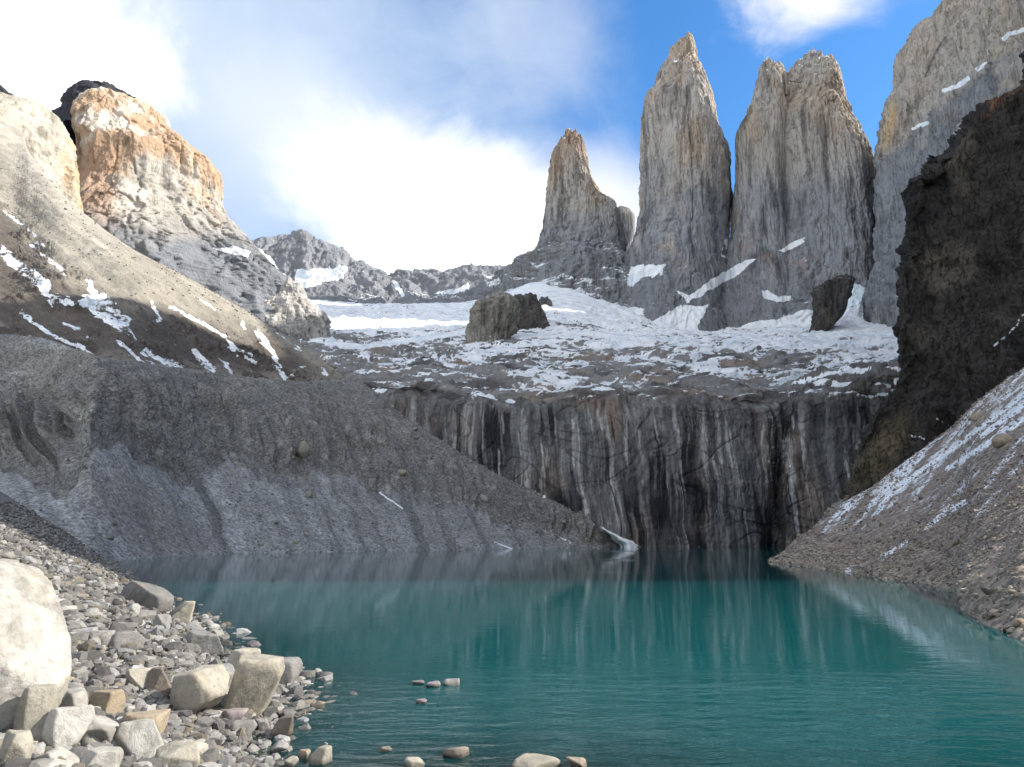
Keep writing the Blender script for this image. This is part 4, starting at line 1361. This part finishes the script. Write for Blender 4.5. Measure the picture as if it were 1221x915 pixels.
boulder('boulder', -68, 868, 205, 196, 41, S_WHITE, 'huge rounded white boulder at the left edge of the foreground', planes=6, soft=6, sub=6, deep=0.8, rough=0.07, rot=20, tilt=(0, -0.35))
boulder('boulder', 31, 890, 42, 66, 12, S_CREAM, 'upright block with a shaded grey side, leaning against the huge white boulder', planes=5, soft=30, rot=15)
boulder('boulder', 66, 901, 58, 52, 23, S_WHITE, 'pale wedge-shaped boulder with a flat sloping face, in front of the upright block', planes=6, soft=26)
boulder('boulder', 72, 868, 46, 40, 31, S_WHITE, 'white lump of rock tucked under the right side of the huge white boulder', planes=8, soft=14)
boulder('boulder', 160, 905, 62, 38, 35, S_WHITE, 'broad white slab lying low at the bottom of the beach', planes=7, soft=20)
boulder('boulder', 112, 893, 44, 32, 36, S_WHITE, 'chalky white rock just left of the broad white slab', planes=8, soft=14)
boulder('boulder', 60, 918, 52, 20, 37, S_WHITE, 'low yellowish white rock at the bottom edge below the wedge-shaped boulder', planes=8, soft=14)
boulder('boulder', 205, 920, 60, 26, 38, S_CREAM, 'sunlit cream rock cut off by the bottom edge of the photo', planes=8, soft=14)
boulder('boulder', 110, 922, 46, 22, 39, S_WHITE, 'white rock at the bottom edge between two larger white rocks', planes=8, soft=14)
boulder('boulder', 6, 918, 40, 40, 43, S_CREAM, 'cream rock in the bottom left corner', planes=8, soft=14)
boulder('boulder', 227, 855, 70, 52, 5, S_CREAM, 'squat cream boulder with a lit top, left of the largest beach boulder', planes=8, soft=24)
boulder('boulder', 293, 858, 72, 68, 18, S_CREAM, 'largest angular cream boulder at the water edge of the beach', planes=8, soft=22, deep=0.9)
boulder('boulder', 286, 812, 42, 34, 19, S_CREAM, 'pale peaked rock behind the largest beach boulder', planes=8, soft=20)
boulder('boulder', 331, 818, 46, 30, 20, S_GREY, 'rounded grey boulder standing in the lake beside the largest beach boulder', planes=9, soft=9)
boulder('boulder', 262, 828, 34, 32, 21, S_GREY, 'grey boulder wedged between the two big cream boulders', planes=8, soft=18)
boulder('boulder', 187, 832, 32, 32, 22, S_BROWN, 'olive brown block left of the squat cream boulder', planes=6, soft=24)
boulder('boulder', 160, 822, 30, 22, 24, S_CREAM, 'flat-topped pale rock above the olive brown block', planes=6, soft=24)
boulder('boulder', 163, 880, 54, 26, 25, S_BUFF, 'low tan slab of rock in the middle of the beach', planes=7, soft=24)
boulder('boulder', 119, 853, 40, 26, 26, S_BUFF, 'ochre and purple mottled rock right of the huge white boulder', planes=7, soft=22)
boulder('boulder', 168, 726, 64, 32, 27, S_GREY, 'long pale grey slab sloping down to the water near the top of the beach', planes=5, soft=26, tilt=(0.0, -0.42), deep=0.6)
boulder('boulder', 213, 741, 32, 22, 28, S_CREAM, 'white blocky rock at the water edge below the long grey slab', planes=6, soft=26)
boulder('boulder', 190, 752, 20, 18, 29, S_GREY, 'grey block left of the white rock at the water edge', planes=6, soft=26)
boulder('boulder', 142, 775, 40, 20, 30, S_GREY, 'flat bluish grey slab with a wedge end high on the beach', planes=6, soft=26)
boulder('boulder', 116, 772, 30, 18, 32, S_GREY, 'grey slab touching the left end of the bluish wedge slab', planes=6, soft=26)
boulder('boulder', 240, 780, 48, 26, 33, S_GREY, 'long smooth grey rock sloping to the lake above the cream boulders', planes=6, soft=16, tilt=(0, -0.3))
boulder('boulder', 156, 789, 10, 11, 34, S_BUFF, 'small rusty orange stone among grey pebbles', cat='stone', planes=9, soft=10, sub=4)
boulder('boulder', 277, 866, 28, 17, 44, S_PURPLE, 'rounded purple grey stone at the foot of the largest boulder', cat='stone', planes=9, soft=9, sub=4)
boulder('boulder', 285, 877, 34, 14, 45, S_GREY, 'flat grey stone in front of the purple stone', cat='stone', planes=8, soft=18, sub=4)
boulder('boulder', 311, 875, 22, 15, 46, S_GREY, 'grey stone at the edge of the shallow water', cat='stone', planes=8, soft=18, sub=4)
boulder('boulder', 334, 880, 30, 24, 47, S_BROWN, 'pointed brown rock standing in the shallows', cat='boulder', planes=5, soft=24, sub=4, tilt=(0.35, 0.25))
boulder('boulder', 332, 899, 26, 9, 48, S_GREY, 'flat grey stone awash in the shallows below the pointed rock', cat='stone', planes=6, soft=20, sub=4)
boulder('boulder', 380, 912, 27, 18, 49, S_CREAM, 'cream stone sitting in the lake right of the shallows', cat='stone', planes=8, soft=14, sub=4)
boulder('boulder', 361, 906, 14, 10, 50, S_BUFF, 'little yellowish stone left of the cream stone in the lake', cat='stone', planes=8, soft=12, sub=4)
boulder('boulder', 346, 917, 16, 12, 51, S_CREAM, 'pale upright stone in the water at the bottom edge', cat='stone', planes=8, soft=14, sub=4)
boulder('boulder', 387, 893, 8, 7, 52, S_GREY, 'tiny grey stone behind the cream stone in the lake', cat='stone', planes=8, soft=12, sub=3)
boulder('boulder', 349, 826, 22, 7, 53, S_GREY, 'flat stone awash beside the rounded grey boulder', cat='stone', planes=8, soft=14, sub=4)
boulder('boulder', 368, 807, 14, 3, 54, S_GREY, 'sliver of rock breaking the water right of the rounded grey boulder', cat='stone', planes=8, soft=14, sub=3)
boulder('boulder', 543, 904, 32, 11, 55, S_BROWN, 'dark flat-topped rock alone in the lake near the bottom edge', cat='stone', planes=7, soft=18, sub=4)
boulder('boulder', 538, 818, 20, 8, 56, S_GREY, 'pale stone at the right end of the cluster awash in mid lake', cat='stone', planes=8, soft=14, sub=4)
boulder('boulder', 516, 820, 18, 6, 57, S_PURPLE, 'dark stone in the middle of the cluster awash in mid lake', cat='stone', planes=8, soft=14, sub=4)
boulder('boulder', 498, 817, 16, 4, 58, S_PURPLE, 'low dark stone at the left end of the cluster awash in mid lake', cat='stone', planes=8, soft=14, sub=4)
boulder('boulder', 502, 840, 14, 5, 59, S_PURPLE, 'small dark stone just below the cluster awash in mid lake', cat='stone', planes=8, soft=14, sub=4)
boulder('boulder', 459, 897, 16, 5, 60, S_BROWN, 'brown stone barely breaking the water left of the lone dark rock', cat='stone', planes=8, soft=14, sub=4)
boulder('boulder', 493, 917, 26, 9, 61, S_CREAM, 'pale rock on the bottom edge left of the lone dark rock', cat='stone', planes=8, soft=14, sub=4)
boulder('boulder', 688, 917, 26, 11, 62, S_BROWN, 'dark pointed rock on the bottom edge at the middle of the photo', cat='stone', planes=6, soft=14, sub=4)
boulder('boulder', 640, 920, 60, 10, 63, S_CREAM, 'long low sandy rock along the bottom edge', cat='stone', planes=8, soft=14, sub=4)
boulder('boulder', 17, 884, 14, 14, 64, S_PURPLE, 'round banded purple pebble left of the upright block', cat='stone', planes=12, soft=6, sub=4)

# ---- stones one can tell as stones, each its own object, copied from a few shapes
PROTO = []
for k in range(14):
    V, Fc = stone_shape(3, 200 + k, 8 + k % 4, 18, 0.05)
    V = V * np.array([1.0, 0.8, 0.62]) * 0.5
    PROTO.append([mesh_from('stone', V, Fc, {}, mt) for mt in (S_GREY, S_CREAM, S_PURPLE, S_BUFF, S_WHITE, S_BROWN)])
rs = random.Random(5)


def place_stone(p, size, mats, name, label, group, sink=0.25, flat=1.0):
    o = bpy.data.objects.new(name, rs.choice(PROTO)[rs.choice(mats)])
    COL.objects.link(o)
    o.location = (p[0], p[1], p[2] + size * (0.31 - sink) * flat)
    o.rotation_euler = (rs.uniform(-.35, .35), rs.uniform(-.35, .35), rs.uniform(0, 6.28))
    o.scale = (size * rs.uniform(.85, 1.2), size * rs.uniform(.8, 1.1), size * flat * rs.uniform(.8, 1.1))
    o['label'], o['category'], o['group'] = label, 'stone', group


n = 0
while n < 150:
    x, y = rs.uniform(60, 330), rs.uniform(690, 912)
    q, dist = ground_hit(x, y)
    if q[2] < 0.02 or dist > 140:
        continue
    wpx = rs.choice((7, 8, 9, 10, 11, 12, 14, 16, 20)) * (1.0 if y > 760 else 0.75)
    place_stone(q, wpx * dist / F, (0, 0, 0, 1, 0, 2, 3), 'beach_stone', 'grey or buff stone lying loose on the pebble beach', 'loose stones on the pebble beach')
    n += 1


n = 0
while n < 38:
    x, y = rs.uniform(-5, 235), rs.uniform(862, 915)
    if y < 862 + max(0, x - 150) * 0.4:
        continue
    q, dist = ground_hit(x, y)
    place_stone(q, rs.choice((10, 13, 16, 20, 26, 32)) * dist / F, (4, 4, 4, 1), 'rubble_stone', 'chalky white broken stone in the sunlit rubble at the bottom left', 'white rubble at the foot of the huge boulder', 0.1)
    n += 1


def pick(Pg, cond, k, seed):
    r_ = np.random.RandomState(seed)
    px, py = project(Pg)
    ok = np.argwhere(cond(px, py, Pg))
    i = ok[r_.choice(len(ok), k, replace=True)]
    return Pg[i[:, 0], i[:, 1]], r_


Pm, r_ = pick(MORAINE[0], lambda x, y, p: (x > 5) & (x < 700) & (y > 430) & (y < 655) & (p[..., 2] > 1), 75, 3)
for p in Pm:
    place_stone(p, r_.choice((4, 5, 5, 6, 7, 9, 11)) * p[1] / F, (0, 1, 1, 4), 'moraine_stone', 'pale boulder stuck in the grey moraine bank', 'boulders on the moraine bank', 0.2)
big = pt(362, 541, 1)
px_, py_ = project(MORAINE[0])
i = np.unravel_index(np.argmin((px_ - 362)**2 + (py_ - 541)**2), px_.shape)
p = MORAINE[0][i]
o = bpy.data.objects.new('boulder', PROTO[2][1]); COL.objects.link(o)
o.location = (p[0], p[1], p[2] + 2); o.scale = (11, 11, 15); o.rotation_euler = (0.5, 0.2, 2.0)
o['label'], o['category'] = 'largest boulder on the moraine bank, standing alone in its gullied upper band', 'boulder'

Ps, r_ = pick(SCREE[0], lambda x, y, p: (x > 930) & (x < 1221) & (y > 460) & (y < 765) & (p[..., 2] > 0.2), 45, 4)
for p in Ps:
    place_stone(p, r_.choice((4, 5, 6, 7)) * p[1] / F, (5, 5, 0, 3), 'scree_stone', 'brown stone on the snow-dusted scree above the right shore', 'stones on the right scree', 0.2)
Ps, r_ = pick(SCREE[0], lambda x, y, p: (x > 1120) & (x < 1225) & (y > 700) & (y < 775) & (p[..., 2] > -0.1) & (p[..., 2] < 2.2), 24, 9)
for p in Ps:
    place_stone(p, r_.choice((7, 9, 11, 14)) * p[1] / F, (3, 5, 1, 3), 'shoreline_stone', 'tan stone heaped at the waterline of the right shore', 'stones heaped along the right waterline', 0.1)
px_, py_ = project(SCREE[0])
for (x, y, w, lab) in ((1199, 528, 28, 'long buff boulder high on the right scree'), (1168, 498, 18, 'buff boulder just below the dark cliff on the right scree'), (1136, 652, 22, 'wide grey brown boulder half buried in the middle of the right scree'),
                       (1160, 724, 17, 'rounded boulder at the jutting corner of the right shore'), (1186, 735, 20, 'tan boulder at the waterline of the right shore'), (1205, 752, 15, 'tan boulder at the right edge of the photo by the water'), (1112, 680, 12, 'small buff boulder just above the right shoreline')):
    i = np.unravel_index(np.argmin((px_ - x)**2 + (py_ - y)**2), px_.shape)
    p = SCREE[0][i]
    sz = w * p[1] / F
    o = bpy.data.objects.new('boulder', rs.choice(PROTO)[5 if w != 28 and w != 18 else 3]); COL.objects.link(o)
    o.location = (p[0], p[1], p[2] + sz * 0.12); o.scale = (sz * 1.1, sz * 0.9, sz * 0.8); o.rotation_euler = (0.1, -0.35, rs.uniform(-.4, .4))
    o['label'], o['category'] = lab, 'boulder'

# ---- countless small stones, one mass each
def rubble(name, centres, sizes, seed, palette, label, cat, sub=1, flat=(0.5, 0.9), submerge=0.15):
    r_ = np.random.RandomState(seed)
    n = len(centres)
    shapes = [stone_shape(sub, 500 + k, 6, 40, 0.0)[0] * np.array([1, 0.8, 0.6]) for k in range(24)]
    Fc = ICO[sub][1]
    S = np.array(shapes)[r_.randint(0, len(shapes), n)]
    a = r_.uniform(0, 2 * np.pi, n)
    b = r_.normal(0, 0.3, n)
    S = S * 0.5
    # tilt about x, then turn about z
    cb_, sb_ = np.cos(b)[:, None], np.sin(b)[:, None]
    y1, z1 = S[..., 1] * cb_ - S[..., 2] * sb_, S[..., 1] * sb_ + S[..., 2] * cb_
    ca, sa = np.cos(a)[:, None], np.sin(a)[:, None]
    x2, y2 = S[..., 0] * ca - y1 * sa, S[..., 0] * sa + y1 * ca
    fl = r_.uniform(flat[0], flat[1], n)[:, None]
    V = np.stack([x2, y2, z1 * fl / 0.7], -1) * sizes[:, None, None] + centres[:, None, :]
    V[..., 2] += (sizes * submerge)[:, None]
    nv = S.shape[1]
    faces = (Fc[None] + (np.arange(n) * nv)[:, None, None]).reshape(-1, 3)
    pal = np.array(palette)
    c = pal[r_.randint(0, len(pal), n)] * r_.uniform(0.65, 1.35, n)[:, None]
    c = np.repeat(c[:, None], nv, 1)
    me = mesh_from(name, V, faces, {'Col': np.clip(c, 0.01, 0.9).reshape(-1, 3), 'snow': np.full(n * nv, -1.0)}, M_RUB, smooth=False)
    add_obj(name, me, label=label, cat=cat, kind='stuff')


M_RUB = rock_mat('loose_stones', 0.5, 1.0, 0.4, 0.25, 0.3)
r_ = np.random.RandomState(12)
cand = 60000
xx = r_.uniform(-60, 740, cand)
yy = np.where(r_.rand(cand) < 0.8, r_.uniform(600, 925, cand), r_.uniform(600, 720, cand))
# land the sight lines on the ground by a few fixed-point steps on the ground grid
th_, lr = np.radians(np.linspace(-75, 75, 700)), np.linspace(math.log(2.5), math.log(275), 620)
dirs = np.stack([(xx - CX) / F, CT - (CY - yy) / F * ST, ST + (CY - yy) / F * CT], -1)
ang = np.arctan2(dirs[:, 0], dirs[:, 1])
hor = np.hypot(dirs[:, 0], dirs[:, 1])
GZ = Z_ground = ground_z(*(lambda T, R_: (R_ * np.sin(T), R_ * np.cos(T)))(*np.meshgrid(th_, np.exp(lr))))
ai = np.clip(((ang - th_[0]) / (th_[1] - th_[0])).astype(int), 0, 699)
hitr = np.full(cand, -1.0)
for k in range(60, 620):
    rr = math.exp(lr[k])
    zray = EYE + dirs[:, 2] / hor * rr
    newhit = (hitr < 0) & (zray < GZ[k, ai])
    hitr[newhit] = rr * (1 + r_.uniform(-0.004, 0.004, newhit.sum()))
ok = hitr > 0
cx_ = np.stack([hitr * np.sin(ang), hitr * np.cos(ang)], -1)[ok]
cz = ground_z(cx_[:, 0], cx_[:, 1])
keep = (cz > -0.35) & (cx_[:, 1] < 262) & ~((cx_[:, 0] > -6.2) & (cx_[:, 1] < 23))
cx_, cz = cx_[keep], cz[keep]
dist = np.hypot(cx_[:, 0], cx_[:, 1])
size = np.clip(r_.lognormal(math.log(0.20), 0.55, len(cz)), 0.08, 0.75)
size = np.maximum(size, 2.4 * dist / F) * np.clip(dist / 30, 0.75, 1.5)
rubble('shore_gravel', np.column_stack([cx_, cz]), size, 21,
       [(0.135, 0.132, 0.125), (0.16, 0.156, 0.147), (0.115, 0.112, 0.106), (0.19, 0.185, 0.172), (0.21, 0.21, 0.21), (0.125, 0.12, 0.113), (0.155, 0.138, 0.11), (0.09, 0.087, 0.085), (0.25, 0.245, 0.23)], 'mass of grey pebbles and cobbles covering the near beach', 'pebbles', sub=2)

Pm, r_ = pick(MORAINE[0], lambda x, y, p: (x > -20) & (x < 750) & (y > 400) & (p[..., 2] > 0.1), 9000, 5)
rubble('moraine_rubble', Pm, np.clip(r_.lognormal(math.log(1.5), 0.4, len(Pm)), 0.8, 4.2) * Pm[:, 1] / F, 22, [(0.22, 0.22, 0.215), (0.28, 0.27, 0.255), (0.15, 0.145, 0.135), (0.33, 0.32, 0.30)], 'scatter of small stones over the moraine bank', 'rubble')
Ps, r_ = pick(SCREE[0], lambda x, y, p: (x > 915) & (x < 1240) & (y > 430) & (y < 800) & (p[..., 2] > -0.2), 14000, 6)
rubble('scree_rubble', Ps, np.clip(r_.lognormal(math.log(2.0), 0.45, len(Ps)), 1.0, 6.5) * Ps[:, 1] / F, 23, [(0.26, 0.22, 0.18), (0.20, 0.165, 0.14), (0.33, 0.28, 0.22), (0.14, 0.12, 0.105), (0.30, 0.27, 0.24)], 'small brown stones strewn over the right scree', 'rubble')


Ph, r_ = pick(HILL[0], lambda x, y, p: (x > -5) & (x < 420) & (y > 200) & (y < 460), 4500, 7)
rubble('hillside_rubble', Ph, np.clip(r_.lognormal(math.log(1.3), 0.45, len(Ph)), 0.7, 4.5) * Ph[:, 1] / F, 24, [(0.20, 0.18, 0.15), (0.13, 0.115, 0.10), (0.26, 0.24, 0.20), (0.09, 0.08, 0.075)], 'rocks strewn over the tan hillside', 'rubble')
